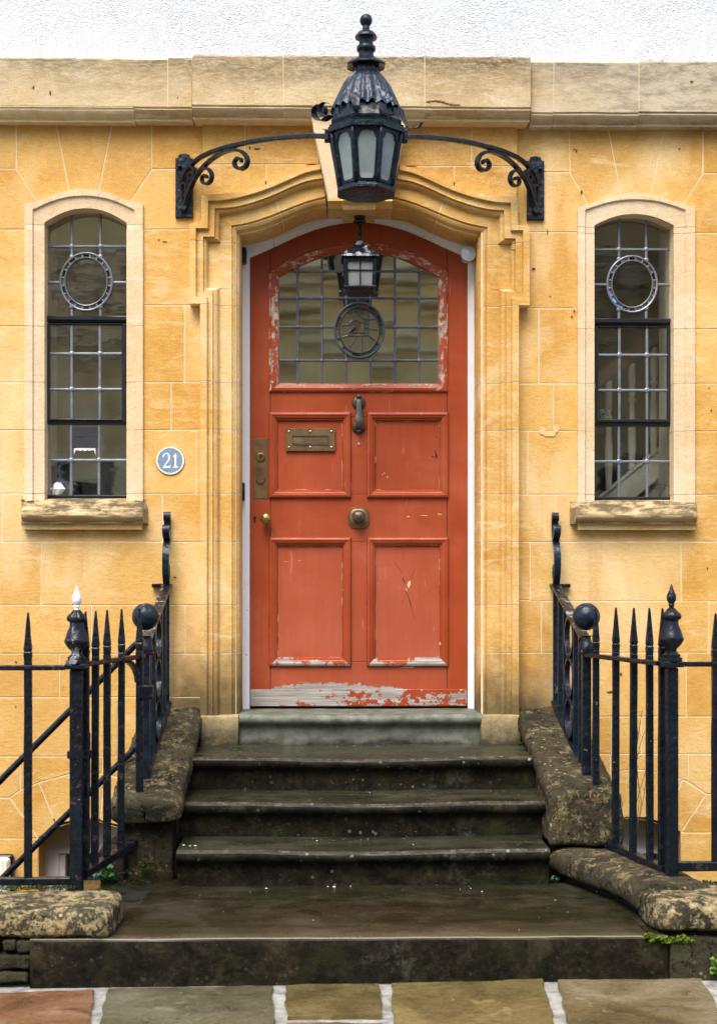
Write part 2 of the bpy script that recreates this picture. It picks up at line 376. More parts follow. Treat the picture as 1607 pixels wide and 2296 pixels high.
def doorpaint(name, mode):
    g=G(name)
    z=g.xyz(2); 
    fade=g.noise(2.3,5,0.6,g.map((1,1,1.2),loc=(2,0,3)))
    c=g.ramp(fade,[(0.3,(0.275,0.041,0.009)),(0.55,RED),(0.75,(0.43,0.10,0.048))])
    if mode in ('panel','leaf'):     # sun-bleached pink bloom on the low panels
        zz=g.rng(g.mth('ADD',z,g.mth('MULTIPLY',g.noise(3,4),0.5)),1.05,2.2,1.0,0.0)
        x=g.mth('ABSOLUTE',g.mth('SUBTRACT',g.xyz(0),XC))
        fx=g.rng(x,0.40,0.44,1.0,0.15)
        k=0.62 if mode=='panel' else 0.30
        c=g.mix(g.mth('MULTIPLY',g.mth('MULTIPLY',zz,fx),k),c,(0.475,0.125,0.072))
        blot=g.step(g.noise(4.5,5,0.6),0.60,0.70)
        c=g.mix(g.mth('MULTIPLY',blot,0.35),c,(0.31,0.05,0.015))
    scr=g.mth('MULTIPLY',g.step(g.noise(1.0,3,0.6,g.map((70,70,7))),0.68,0.73),0.45)
    c=g.mix(scr,c,(0.60,0.24,0.16))
    br=g.noise(1.0,4,0.6,g.map((60,60,3) if mode!='panel' else (75,75,4))); c=g.mix(0.10,c,g.ramp(br,[(0.3,(0.25,0.22,0.20)),(0.5,(0.5,0.5,0.5)),(0.72,(0.78,0.78,0.78))]),'OVERLAY')
    wood=g.ramp(g.noise(1.0,6,0.7,g.map((4,4,110) if mode!='bead_v' else (110,110,4)),dist=0.5),[(0.25,(0.10,0.085,0.07)),(0.5,(0.33,0.30,0.27)),(0.7,(0.52,0.49,0.46))])
    n=g.mth('ADD',g.mth('MULTIPLY',g.noise(1.0,6,0.7,g.map({'bead_v':(45,45,7),'bead':(8,30,40)}.get(mode,(5,5,9)))),0.62),g.mth('MULTIPLY',g.noise(40,5,0.65),0.38))
    if mode=='leaf':
        lim=g.mth('ADD',n,g.mth('MULTIPLY',g.rng(z,PZ(1548,-0.2),PZ(1508,-0.2),0.27,-0.18),1.0))
        xr=g.mth('SUBTRACT',g.xyz(0),XC)
        lim=g.mth('SUBTRACT',lim,g.rng(g.mth('ABSOLUTE',xr),0.36,0.44,0.0,0.25))
        lim=g.mth('SUBTRACT',lim,g.rng(xr,0.03,0.16,0.0,0.24))
        m=g.step(lim,0.60,0.605)
    elif mode=='board':
        xr=g.mth('SUBTRACT',g.xyz(0),XC)
        lim=g.mth('ADD',n,g.rng(xr,-0.5,0.5,0.105,-0.045))
        m=g.step(lim,0.50,0.507)
    elif mode=='bead': m=g.step(g.mth('ADD',n,g.rng(z,PZ(700,-.2),PZ(600,-.2),0.0,0.02)),0.555,0.565)
    elif mode=='bead_v': m=g.step(n,0.505,0.52)
    elif mode=='mould_low': m=g.step(g.mth('ADD',n,g.rng(z,PZ(1470,-0.2),PZ(1484,-0.2),0.0,0.11)),0.575,0.583)
    else: m=g.step(n,0.655,0.663)
    c2=g.mix(m,c,wood if mode in('leaf','board','mould_low') else g.mix(g.step(g.noise(33,3),0.45,0.6),wood,(0.62,0.45,0.30)))
    edge=g.mth('MULTIPLY',g.step(n,0.45,0.6),0.0)
    h=g.mth('SUBTRACT',g.mth('ADD',g.mth('MULTIPLY',g.noise(28,4),0.25),g.mth('MULTIPLY',g.noise(1.0,4,0.6,g.map((6,6,90) if mode!='bead_v' else (90,90,6))),0.3)),g.mth('MULTIPLY',m,0.9))
    rough=g.mix(m,g.ramp(g.noise(8,4,0.6),[(0.3,0.30),(0.7,0.55)]),(0.85,)*3)
    return g.set(c2,rough,nrm=g.bump(h,0.45,0.003),spec=0.35)
M['door']=doorpaint('faded red door paint','leaf'); M['door_panel']=doorpaint('bleached red panel paint','panel')
M['door_mould']=doorpaint('red moulding paint','mould'); M['door_mould_low']=doorpaint('worn red moulding paint','mould_low'); M['door_bead']=doorpaint('badly peeling red bead','bead'); M['door_bead_v']=doorpaint('badly peeling upright red bead','bead_v')
M['door_board']=doorpaint('bare weathered door board','board')
def simple(name,c,rough=0.5,metal=0.0,n=0.15,scale=40,var=0.15,spec=0.5,dist=0.002):
    g=G(name); q=g.noise(scale*0.4,4)
    cc=g.ramp(q,[(0.25,tuple(max(0,k*(1-var)) for k in c)),(0.75,tuple(min(1,k*(1+var)) for k in c))])
    return g.set(cc,rough,metal,g.bump(g.noise(scale,4),n,dist),spec)
M['brass']=simple('aged brass',(0.33,0.20,0.075),0.38,0.85,0.1,60,0.3)
M['brass_dull']=simple('dull brown brass',(0.20,0.125,0.06),0.45,0.7,0.1,60,0.35)
M['bronze']=simple('dark bronze',(0.085,0.065,0.040),0.35,0.6,0.2,60,0.4)
M['verdigris']=simple('verdigris bronze',(0.095,0.10,0.09),0.42,0.5,0.2,70,0.5)
M['steel']=simple('steel screw',(0.45,0.42,0.38),0.35,0.9)
M['lead']=simple('bright lead came',(0.215,0.24,0.275),0.42,0.55,0.3,70,0.25)
M['lead_dark']=simple('dull lead came',(0.10,0.115,0.14),0.45,0.4,0.3,70,0.3)
M['casement']=simple('black casement paint',(0.010,0.014,0.020),0.3,0,0.3,45,0.4)
M['black']=simple('black plastic',(0.012,0.012,0.013),0.4)
M['dark']=simple('dark recess',(0.015,0.014,0.013),0.9)
M['tan_wall']=simple('tan interior plaster',(0.42,0.33,0.19),0.9,0,0.1,20,0.08)
M['ivory']=simple('ivory stair paint',(0.70,0.66,0.56),0.5)
M['mahogany']=simple('brown handrail varnish',(0.20,0.085,0.04),0.35)
M['card']=simple('black card',(0.018,0.022,0.028),0.7)
M['paper']=simple('torn white paper',(0.80,0.80,0.80),0.8)
M['bag']=simple('white plastic bag',(0.78,0.79,0.80),0.35)
M['cream_plastic']=simple('cream ribbed diffuser',(0.72,0.72,0.60),0.3)
M['sensor']=simple('pale grey sensor dome',(0.40,0.46,0.50),0.12,0.0,0.05)
M['flake']=simple('white paint flake',(0.78,0.80,0.82),0.7)
def glass(name, tint=(0.9,0.93,0.92), refl=0.22, wav=0.12, tex=False, dust=0.10):
    g=G(name); t=g.t
    tr=g.n('ShaderNodeBsdfTransparent'); tr.inputs[0].default_value=tint+(1,)
    gl=g.n('ShaderNodeBsdfGlossy'); gl.inputs['Roughness'].default_value=0.03 if not tex else 0.15
    gl.inputs['Color'].default_value=(0.96,0.98,1.0,1)
    h=g.noise(7,2,0.5,g.map((1,1,2.2))) if not tex else g.noise(60,4,0.6)
    bm=g.bump(h,wav,0.03 if not tex else 0.006); t.links.new(bm,gl.inputs['Normal'])
    lw=g.n('ShaderNodeFresnel'); lw.inputs['IOR'].default_value=1.5
    f=g.mth('MINIMUM',g.mth('ADD',lw.outputs[0],refl),1.0)
    mx=g.n('ShaderNodeMixShader'); t.links.new(f,mx.inputs[0]); t.links.new(tr.outputs[0],mx.inputs[1]); t.links.new(gl.outputs[0],mx.inputs[2])
    # thin film of dust
    df=g.n('ShaderNodeBsdfDiffuse'); df.inputs[0].default_value=(0.45,0.47,0.48,1)
    m2=g.n('ShaderNodeMixShader'); t.links.new(g.mth('MULTIPLY',g.step(g.noise(5,5,0.65,g.map((2,2,1))),0.4,0.85),dust),m2.inputs[0])
    t.links.new(mx.outputs[0],m2.inputs[1]); t.links.new(df.outputs[0],m2.inputs[2])
    t.links.new(m2.outputs[0],g.out.inputs[0]); t.nodes.remove(g.b)
    return g.m
M['glass']=glass('old leaded glass',refl=0.30,wav=0.012); M['glass_door']=glass('door glass',(0.85,0.84,0.74),0.50,0.003,dust=0.03); M['glass_right']=glass('clearer leaded glass',refl=0.11,wav=0.012,dust=0.05)
M['glass_tex']=glass('rolled clear glass',(0.75,0.74,0.62),0.40,0.25,True,dust=0.03)
def cglass(name,c):
    g=G(name); return g.set(g.ramp(g.noise(50,4),[(0.3,tuple(k*2.0 for k in c)),(0.7,tuple(k*3.2 for k in c))]),0.12,nrm=g.bump(g.noise(70,3),0.4,0.004),spec=0.6)
CG={k:cglass(k+' stained glass',v) for k,v in dict(green=(0.015,0.075,0.018),olive=(0.055,0.085,0.018),amber=(0.16,0.085,0.012),orange=(0.10,0.032,0.010),red=(0.045,0.010,0.010),navy=(0.006,0.010,0.035),teal=(0.025,0.060,0.050),grey=(0.055,0.062,0.066),brown=(0.060,0.024,0.012),black=(0.006,0.006,0.008),blue=(0.03,0.12,0.26),sky=(0.10,0.26,0.42),violet=(0.12,0.07,0.24),smoke=(0.07,0.07,0.05)).items()}
def frosted():
    g=G('frosted lantern glass'); z=g.xyz(2)
    c=g.ramp(g.noise(9,4),[(0.3,(0.16,0.205,0.205)),(0.7,(0.245,0.285,0.28))])
    low=g.mth('MULTIPLY',g.rng(g.mth('ADD',z,g.mth('MULTIPLY',g.noise(25,4),0.05)),PZ(412,0.75,820),PZ(385,0.75,820),1.0,0.0),g.step(g.noise(22,4),0.40,0.6))
    c=g.mix(low,c,(0.45,0.45,0.41))
    sp=g.step(g.noise(90,2),0.735,0.75); c=g.mix(g.mth('MULTIPLY',sp,0.7),c,(0.7,0.7,0.66))
    return g.set(c,0.32,spec=0.5)
M['frosted']=frosted()
M['frosted_small']=simple('frosted porch lamp glass',(0.20,0.205,0.20),0.4)
def wetstone(name, top, lo, hi, lichen=0.4, dry=0.0):
    g=G(name); nz=g.xyz(2,g.nrm())
    up=g.rng(nz,0.45,0.9,0.0,1.0)
    n=g.noise(11,6,0.72,g.map((1,1,1.3)),dist=0.5); f=g.noise(60,5,0.75)
    side=g.ramp(g.mth('ADD',g.mth('MULTIPLY',n,0.6),g.mth('MULTIPLY',f,0.4)),[(0.40,lo),(0.52,hi),(0.64,tuple(k*2.6 for k in hi))])
    br=g.step(g.noise(7,5,0.7,g.map((1,1,0.7),loc=(8,2,0))),0.56,0.66); side=g.mix(g.mth('MULTIPLY',br,0.6),side,(0.050,0.042,0.020))
    gy=g.mth('MULTIPLY',g.step(g.noise(3.1,5,0.7,g.map((1,1,1),loc=(1,2,7))),0.60,0.68),g.step(f,0.42,0.6)); side=g.mix(g.mth('MULTIPLY',gy,0.55),side,(0.11,0.115,0.10))
    tp=g.ramp(g.noise(1.0,6,0.66,g.map((2.4,10,1),rot=(0,0,R(10))),dist=0.8),[(0.30,tuple(k*0.40 for k in top)),(0.5,top),(0.68,tuple(k*1.9 for k in top))])
    tp=g.mix(g.mth('MULTIPLY',g.step(f,0.5,0.7),0.25),tp,tuple(k*2.5 for k in top))
    c=g.mix(up,side,tp)
    ds=g.vor(26); msk=g.step(g.noise(4.5,3),0.47,0.60)
    spot=g.mth('MULTIPLY',g.ramp(g.mth('ADD',ds,g.mth('MULTIPLY',f,0.35)),[(0.30,1.0),(0.36,0.0)]),msk)
    nose=g.mth('MULTIPLY',g.rng(nz,0.05,0.45,0.0,1.0),g.rng(nz,0.96,0.998,1.0,0.12))
    li=g.mth('MULTIPLY',spot,g.mth('MULTIPLY',lichen,g.mth('ADD',0.35,nose)))
    c=g.mix(li,c,(0.27,0.29,0.21))
    edge=g.mth('MULTIPLY',g.mth('MULTIPLY',g.rng(nz,0.55,0.8,0.0,1.0),g.rng(nz,0.93,0.99,1.0,0.0)),g.step(g.noise(26,5,0.8),0.50,0.62))
    c=g.mix(g.mth('MULTIPLY',edge,lichen*0.55),c,(0.16,0.165,0.13))
    fl=g.step(g.noise(130,2,0.5),0.74,0.755); c=g.mix(g.mth('MULTIPLY',fl,0.4),c,(0.42,0.43,0.38))
    gm=g.mth('MULTIPLY',g.step(g.noise(5,4,0.6,g.map((1,1,1),loc=(4,4,4))),0.54,0.70),0.55)
    c=g.mix(gm,c,(0.018,0.024,0.007))
    if dry>0:       # scuffed, drying strip along the street edge
        y=g.mth('ADD',g.xyz(1),g.mth('MULTIPLY',g.noise(1.0,6,0.7,g.map((3,9,1),rot=(0,0,R(12)))),0.42))
        dm=g.mth('MULTIPLY',g.rng(y,-1.63,-1.40,1.0,0.0),up)
        c=g.mix(g.mth('MULTIPLY',dm,dry),c,(0.092,0.076,0.043))
        ee=g.mth('MULTIPLY',g.rng(nz,0.3,0.7,0.0,1.0),g.rng(nz,0.975,0.998,1.0,0.0)); c=g.mix(g.mth('MULTIPLY',ee,0.8),c,(0.24,0.21,0.165))
    wet=g.step(g.noise(3.5,5,0.65),0.36,0.56)
    rt=g.ramp(g.mth('MULTIPLY',wet,up),[(0.0,0.60),(1.0,0.13)])
    h=g.mth('ADD',g.mth('MULTIPLY',n,0.45),g.mth('MULTIPLY',f,g.mth('SUBTRACT',0.8,g.mth('MULTIPLY',up,0.66))))
    return g.set(c,rt,nrm=g.bump(h,0.6,0.010),spec=g.ramp(up,[(0,0.10),(1,0.5)]))
M['step']=wetstone('wet dark step stone',(0.025,0.025,0.0135),(0.0022,0.0019,0.0014),(0.011,0.0085,0.0048),1.0)
M['landing']=wetstone('wet brown landing slab',(0.0175,0.0155,0.0070),(0.0030,0.0027,0.0018),(0.013,0.0105,0.0058),0.25,dry=0.50)
def threshold_m():
    g=G('grey green threshold stone'); z=g.xyz(2)
    e=g.mth('ADD',z,g.mth('MULTIPLY',g.noise(4.5,5,0.6,g.map((1.0,1,0.7))),0.16))
    m=g.rng(e,0.630,0.660,0.0,1.0)
    c=g.mix(m,g.ramp(g.noise(30,5),[(0.35,(0.008,0.009,0.006)),(0.65,(0.040,0.044,0.028))]),g.ramp(g.noise(16,5),[(0.35,(0.075,0.082,0.060)),(0.65,(0.175,0.19,0.15))]))
    nz=g.xyz(2,g.nrm()); c=g.mix(g.mth('MULTIPLY',g.step(g.noise(6,4),0.5,0.62),g.rng(nz,0.1,0.6,0.0,0.75)),c,(0.085,0.088,0.045))
    sp=g.step(g.noise(95,2),0.73,0.75); c=g.mix(g.mth('MULTIPLY',sp,0.6),c,(0.5,0.5,0.47))
    return g.set(c,0.55,nrm=g.bump(g.noise(50,5,0.7),0.5,0.006),spec=0.4)
M['threshold']=threshold_m()
def plinth_m():
    g=G('stained plinth stone'); z=g.xyz(2)
    e=g.mth('ADD',z,g.mth('MULTIPLY',g.noise(9,5,0.7),0.22)); m=g.rng(e,0.66,0.80,1.0,0.0)
    c=g.ramp(g.noise(20,5),[(0.3,(0.30,0.22,0.10)),(0.7,(0.50,0.40,0.22))])
    c=g.mix(g.mth('MULTIPLY',m,0.93),c,g.ramp(g.noise(30,4),[(0.3,(0.02,0.02,0.012)),(0.7,(0.08,0.075,0.04))]))
    return g.set(c,0.85,nrm=g.bump(g.noise(50,5,0.7),0.8,0.008),spec=0.2)
M['plinth']=plinth_m()
def coping(name, dark, mid, pale, p0, warm=(0.36,0.24,0.11), moss=0.35):
    g=G(name)
    n=g.noise(7,7,0.75,dist=0.5); f=g.noise(70,5,0.75)
    a=g.mth('ADD',g.mth('MULTIPLY',g.noise(26,6,0.75,dist=0.4),0.62),g.mth('MULTIPLY',f,0.38))
    c=g.ramp(g.mth('ADD',g.mth('MULTIPLY',n,0.7),g.mth('MULTIPLY',f,0.3)),[(0.38,dark),(0.5,mid),(0.64,tuple(k*2.0 for k in mid))])
    big=g.noise(5.5,5,0.7,g.map((1,1,1),loc=(6,2,9)),dist=0.7); a2=g.mth('ADD',a,g.mth('MULTIPLY',g.mth('SUBTRACT',big,0.5),0.42))
    lm=g.step(a2,p0,p0+0.03)
    c=g.mix(g.mth('MULTIPLY',g.step(g.noise(3.2,4,0.6),0.50,0.62),0.5),c,(0.085,0.078,0.045))
    c=g.mix(lm,c,g.mix(g.step(f,0.40,0.60),g.ramp(g.noise(11,4),[(0.35,pale),(0.65,warm)]),tuple(k*0.45 for k in pale)))
    ds=g.vor(30); rd=g.vor(30,out='Color')
    sp=g.mth('MULTIPLY',g.ramp(g.mth('ADD',ds,g.mth('MULTIPLY',f,0.35)),[(0.32,1.0),(0.37,0.0)]),g.step(g.noise(4,3),0.46,0.56))
    c=g.mix(g.mth('MULTIPLY',sp,0.85),c,g.mix(g.xyz(0,rd),tuple(k*1.15 for k in pale),warm))
    dk=g.step(g.mth('ADD',g.mth('MULTIPLY',g.noise(34,6,0.78,g.map((1,1,1),loc=(9,1,1))),0.7),g.mth('MULTIPLY',f,0.3)),0.545,0.575); c=g.mix(g.mth('MULTIPLY',dk,0.92),c,(0.008,0.008,0.007))
    ws=g.step(g.noise(34,2,0.5,g.map((1,1,1),loc=(3,8,1))),0.75,0.76); c=g.mix(ws,c,(0.45,0.45,0.40))
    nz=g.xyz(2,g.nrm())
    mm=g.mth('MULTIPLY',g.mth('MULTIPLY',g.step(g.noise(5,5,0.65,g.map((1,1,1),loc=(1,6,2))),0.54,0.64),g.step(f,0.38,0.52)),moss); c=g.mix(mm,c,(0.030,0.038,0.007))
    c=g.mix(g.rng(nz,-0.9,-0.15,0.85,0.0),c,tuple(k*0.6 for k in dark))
    return g.set(c,0.80,nrm=g.bump(g.mth('ADD',g.mth('MULTIPLY',a,0.9),g.mth('MULTIPLY',f,0.6)),0.9,0.014),spec=0.12)
M['coping']=coping('lichened coping stone',(0.010,0.009,0.006),(0.050,0.042,0.025),(0.27,0.235,0.13),0.528)
M['coping_front']=coping('pale lichened front coping',(0.014,0.013,0.010),(0.060,0.050,0.030),(0.46,0.40,0.21),0.490,warm=(0.60,0.42,0.22),moss=0.10)
M['pier']=coping('dark mossy pier stone',(0.005,0.0045,0.0035),(0.020,0.015,0.009),(0.20,0.15,0.07),0.57,moss=0.5)
M['rubble']=coping('dark rubble stone',(0.010,0.0095,0.006),(0.036,0.031,0.019),(0.10,0.082,0.045),0.58,moss=0.35)
def flag(name,a,b,c3):
    g=G(name); n=g.noise(3.2,6,0.62,dist=0.7); v=g.noise(1.0,4,0.6,g.map((2,6,1),rot=(0,0,R(25))),dist=1.0)
    c=g.ramp(n,[(0.28,a),(0.5,b),(0.72,c3)])
    c=g.mix(g.mth('MULTIPLY',g.step(v,0.52,0.66),0.45),c,a)
    fl=g.step(g.noise(85,2),0.755,0.765); c=g.mix(fl,c,(0.6,0.6,0.56))
    f2=g.noise(60,5,0.75); c=g.mix(0.5,c,g.ramp(f2,[(0.3,(0.22,0.20,0.17)),(0.5,(0.5,0.5,0.5)),(0.7,(0.80,0.80,0.78))]),'OVERLAY')
    dk=g.step(g.noise(11,6,0.75,dist=0.8),0.58,0.66); c=g.mix(g.mth('MULTIPLY',dk,0.55),c,(0.022,0.018,0.010))
    pl=g.step(g.noise(5,6,0.7,g.map((1,1,1),loc=(3,7,1)),dist=1.0),0.60,0.70); c=g.mix(g.mth('MULTIPLY',pl,0.45),c,tuple(min(1,k*1.9) for k in c3))
    wet=g.step(g.noise(4,4,0.6),0.35,0.62)
    return g.set(c,g.ramp(wet,[(0,0.42),(1,0.14)]),nrm=g.bump(g.mth('ADD',g.mth('MULTIPLY',n,1.2),g.mth('MULTIPLY',g.noise(30,5,0.7),0.35)),0.7,0.014),spec=0.3)
M['flag_orange']=flag('orange sandstone flag',(0.085,0.040,0.019),(0.190,0.095,0.046),(0.28,0.175,0.11))
M['flag_grey']=flag('grey olive sandstone flag',(0.040,0.036,0.016),(0.095,0.088,0.050),(0.155,0.148,0.095))
M['flag_olive']=flag('olive sandstone flag',(0.046,0.035,0.012),(0.110,0.084,0.032),(0.175,0.135,0.058))
M['flag_tan']=flag('tan sandstone flag',(0.060,0.044,0.015),(0.145,0.108,0.040),(0.22,0.17,0.070))
M['flag_brown']=flag('brown sandstone flag',(0.058,0.042,0.018),(0.135,0.100,0.046),(0.225,0.18,0.11))
M['joint']=simple('pale cement joint',(0.27,0.265,0.235),0.85,0,0.8,60,0.55,0.2,0.005)
M['asphalt']=simple('damp asphalt',(0.045,0.045,0.046),0.6,0,0.5,80,0.3,0.4,0.006)
M['soil']=simple('dark damp soil',(0.018,0.015,0.010),0.85,0,0.8,50,0.5,0.3,0.01)
M['moss']=simple('bright moss',(0.10,0.16,0.012),0.9,0,0.9,90,0.5,0.2,0.01)
M['moss_dark']=simple('dark moss',(0.035,0.050,0.010),0.9,0,0.9,90,0.5,0.2,0.01)
M['leaf']=simple('blue green leaf',(0.045,0.16,0.075),0.5,0,0.3,60,0.35)
M['leaf_bright']=simple('fresh green leaf',(0.11,0.24,0.02),0.5,0,0.3,60,0.3)
M['stem']=simple('dry brown stem',(0.10,0.075,0.035),0.7)
M['yellow']=simple('yellow petal',(0.70,0.50,0.02),0.6)
M['plaque']=None
def plaque():
    g=G('slate blue plaque paint'); c=g.ramp(g.noise(1.0,6,0.7,g.map((40,40,110))),[(0.3,(0.115,0.185,0.29)),(0.7,(0.23,0.32,0.43))])
    return g.set(c,0.75,nrm=g.bump(g.noise(120,3),0.3,0.002))
M['plaque']=plaque()
M['cream_paint']=simple('cream lettering paint',(0.82,0.72,0.50),0.7,0,0.1,80,0.08)
M['white_letter']=simple('white lettering paint',(0.84,0.84,0.82),0.7,0,0.1,80,0.05)
M['opp_stone']=simple('opposite house stone',(0.78,0.53,0.20),0.9,0,0.3,6,0.2)
M['opp_pale']=simple('opposite house pale trim',(0.80,0.63,0.33),0.9,0,0.3,8,0.2)
M['slate']=simple('roof slate',(0.06,0.065,0.075),0.6)
# ================================================================= HOUSE FRONT
house = thing('house', 'honey limestone town house front with a red panelled door and white upper wall', 'house', (XC,0,0))
def q(px,py,d=0.0):
    p=P(px,py,d); return (p.x,p.z)
JT=0.0027
def stone(poly, y=0.0, mat='stone', depth=0.03, name='stone', g=JT, ch=0.0012):
    dd=-y
    pts=[q(a,b,dd) for a,b in poly]
    return O(name, slab(pts, y+random.uniform(-0.0008,0.0005), depth, ch, g), M[mat], house)
def R4(x0,x1,y0,y1): return [(x0,y0),(x1,y0),(x1,y1),(x0,y1)]
XL,XR=-620,2230       # wall carried on beyond the frame
# --- left of the door
L=[R4(XL,-330,268,378),R4(-330,-150,268,378),R4(-150,36,268,378),
   [(36,268),(124,268),(160,452),(94,466),(37,378)],
   [(124,268),(253,268),(216,452),(160,452)],
   [(253,268),(340,268),(341,378),(281,466),(216,452)],
   R4(340,455,268,378),
   [(XL,378),(-180,378),(-180,514),(XL,514)],
   [(-180,378),(37,378),(94,466),(94,514),(-180,514)],
   [(341,378),(455,378),(455,514),(290,514),(281,466)],
   R4(XL,-120,514,731),R4(-120,75,514,731),R4(XL,-210,731,857),R4(-210,75,731,857),R4(XL,-90,857,964),R4(-90,75,857,964),R4(XL,-240,964,1107),R4(-240,75,964,1107),
   R4(302,455,514,684),R4(302,413,684,857),R4(413,470,684,857),R4(302,383,857,964),R4(383,470,857,964),
   R4(302,439,964,1107),R4(439,470,964,1107),
   R4(XL,-160,1107,1215),R4(-160,3,1107,1215),
   [(3,1107),(60,1107),(60,1124),(316,1124),(316,1107),(364,1107),(364,1215),(3,1215)],
   R4(364,470,1107,1215),
   R4(XL,-220,1215,1357),R4(-220,92,1215,1357),R4(92,470,1215,1357),
   R4(XL,-80,1357,1466),R4(-80,205,1357,1466),R4(205,415,1357,1466),R4(415,470,1357,1466),
   R4(XL,-170,1466,1564),R4(-170,133,1466,1564),R4(133,345,1466,1564),R4(345,470,1466,1564),
   R4(XL,-90,1564,1697),R4(-90,264,1564,1697),R4(264,470,1564,1697),
   # basement window head
   [(XL,1697),(-110,1697),(-110,1790),(XL,1790)],
   [(-110,1697),(45,1697),(45,1772),(22,1789),(-110,1789)],
   [(45,1697),(230,1697),(230,1736),(195,1734),(154,1737),(87,1755),(45,1772)],
   [(230,1697),(470,1697),(470,1800),(368,1790),(310,1760),(263,1743),(230,1736)],
   [(22,1789),(45,1772),(87,1755),(125,1849),(86,1881)],
   [(87,1755),(154,1737),(166,1841),(125,1849)],
   [(154,1737),(195,1734),(234,1736),(224,1841),(195,1838),(166,1841)],
   [(234,1736),(310,1760),(270,1853),(224,1841)],
   [(310,1760),(368,1790),(305,1881),(270,1853)],
   [(XL,1790),(22,1790),(86,1881),(XL,1881)],
   [(368,1790),(470,1800),(470,1881),(305,1881)],
   R4(XL,-100,1881,1990),R4(-100,86,1881,1990),R4(305,470,1881,1990),
   R4(XL,86,1990,2120),R4(305,470,1990,2120),R4(XL,86,2120,2330),R4(305,470,2120,2330)]
for p_ in L: stone(p_)
# --- right of the door
Rr=[R4(1155,1277,282,385),
   [(1277,282),(1362,282),(1393,440),(1326,470),(1277,385)],
   [(1362,282),(1490,282),(1458,440),(1393,440)],
   [(1490,282),(1576,282),(1575,388),(1522,470),(1458,440)],
   R4(1576,1790,282,388),R4(1790,1990,282,388),R4(1990,XR,282,388),
   [(1155,385),(1277,385),(1326,470),(1326,520),(1155,520)],
   [(1575,388),(1830,388),(1830,522),(1515,522),(1522,470)],R4(1830,XR,388,522),
   R4(1155,1315,520,691),R4(1155,1208,691,860),R4(1208,1315,691,860),R4(1155,1240,860,966),R4(1240,1315,860,966),
   R4(1155,1183,966,1109),R4(1183,1315,966,1109),
   R4(1535,1760,522,737),R4(1760,XR,522,737),R4(1535,1850,737,860),R4(1850,XR,737,860),R4(1535,1730,860,967),R4(1730,XR,860,967),R4(1535,1880,967,1109),R4(1880,XR,967,1109),
   R4(1145,1245,1109,1215),
   [(1245,1109),(1298,1109),(1298,1128),(1555,1128),(1555,1109),(1640,1109),(1640,1215),(1245,1215)],
   R4(1640,1860,1109,1215),R4(1860,XR,1109,1215),
   R4(1145,1188,1215,1346),R4(1188,1527,1215,1348),R4(1527,1780,1215,1349),R4(1780,XR,1215,1349),
   R4(1145,1213,1346,1464),R4(1213,1588,1348,1464),R4(1588,1840,1349,1464),R4(1840,XR,1349,1464),
   R4(1145,1300,1464,1607),R4(1300,1538,1464,1607),R4(1538,1810,1464,1607),R4(1810,XR,1464,1607),
   R4(1145,1371,1607,1691),R4(1371,1438,1607,1691),R4(1438,1700,1607,1691),R4(1700,XR,1607,1691),
   [(1145,1691),(1368,1691),(1368,1738),(1300,1760),(1240,1790),(1145,1800)],
   [(1368,1691),(1543,1691),(1543,1753),(1512,1744),(1455,1728),(1415,1725),(1368,1734)],
   [(1543,1691),(1720,1691),(1720,1781),(1583,1781),(1543,1753)],R4(1720,XR,1691,1781),
   [(1240,1790),(1300,1757),(1340,1850),(1304,1880)],
   [(1300,1757),(1372,1733),(1386,1837),(1340,1850)],
   [(1372,1733),(1415,1725),(1460,1728),(1446,1835),(1415,1833),(1386,1837)],
   [(1460,1728),(1530,1748),(1490,1847),(1446,1835)],
   [(1530,1748),(1583,1781),(1526,1868),(1490,1847)],
   [(1145,1800),(1240,1790),(1304,1880),(1145,1880)],
   [(1583,1781),(XR,1781),(XR,1868),(1526,1868)],
   R4(1526,1780,1868,1985),R4(1780,XR,1868,1985),R4(1145,1304,1880,1985),R4(1526,XR,1985,2120),R4(1145,1304,1985,2120),R4(1526,XR,2120,2330),R4(1145,1304,2120,2330)]
for p_ in Rr: stone(p_)
# --- projecting bay over the door
BY=-0.018
B=[R4(453,549,266,368),R4(549,716,266,368),
   [(453,368),(596,368),(596,416.5),(536,433),(495,438.6),(453,441)],
   [(596,368),(716,368),(716,371),(678,384),(641,400),(596,416.5)],
   R4(892,1057,270,372),R4(1057,1160,270,372),
   [(894,372),(1018,372),(1018,419),(972,402),(935,386),(894,373)],
   [(1018,372),(1160,372),(1160,443.5),(1117,441),(1077,435.5),(1018,419)]]
for p_ in B: stone(p_, BY, depth=0.045)
# --- mortar core with openings
def core(name, openings, x0,x1,z0,z1,y,mat):
    xs=sorted({x0,x1,*[o[0] for o in openings],*[o[1] for o in openings]}); zs=sorted({z0,z1,*[o[2] for o in openings],*[o[3] for o in openings]})
    V=[];F=[]
    for a,b in zip(xs[:-1],xs[1:]):
        for c,d_ in zip(zs[:-1],zs[1:]):
            mx,mz=(a+b)/2,(c+d_)/2
            if any(o[0]<mx<o[1] and o[2]<mz<o[3] for o in openings): continue
            n=len(V); V+=[Vector((a,y,c)),Vector((b,y,c)),Vector((b,y,d_)),Vector((a,y,d_))]; F.append((n,n+1,n+2,n+3))
    return O(name,(V,F),M[mat],house)
def op(a,b,c,d_): return (PX(a),PX(b),PZ(d_,0,(a+b)/2),PZ(c,0,(a+b)/2))
OPEN=[op(96,285,455,1122),op(1330,1515,466,1126),op(530,1078,430,1610),op(86,305,1836,2300),op(1304,1526,1832,2300)]
core('mortar_bed',OPEN,PX(XL),PX(XR),-1.2,PZ(250),0.0018,'mortar')
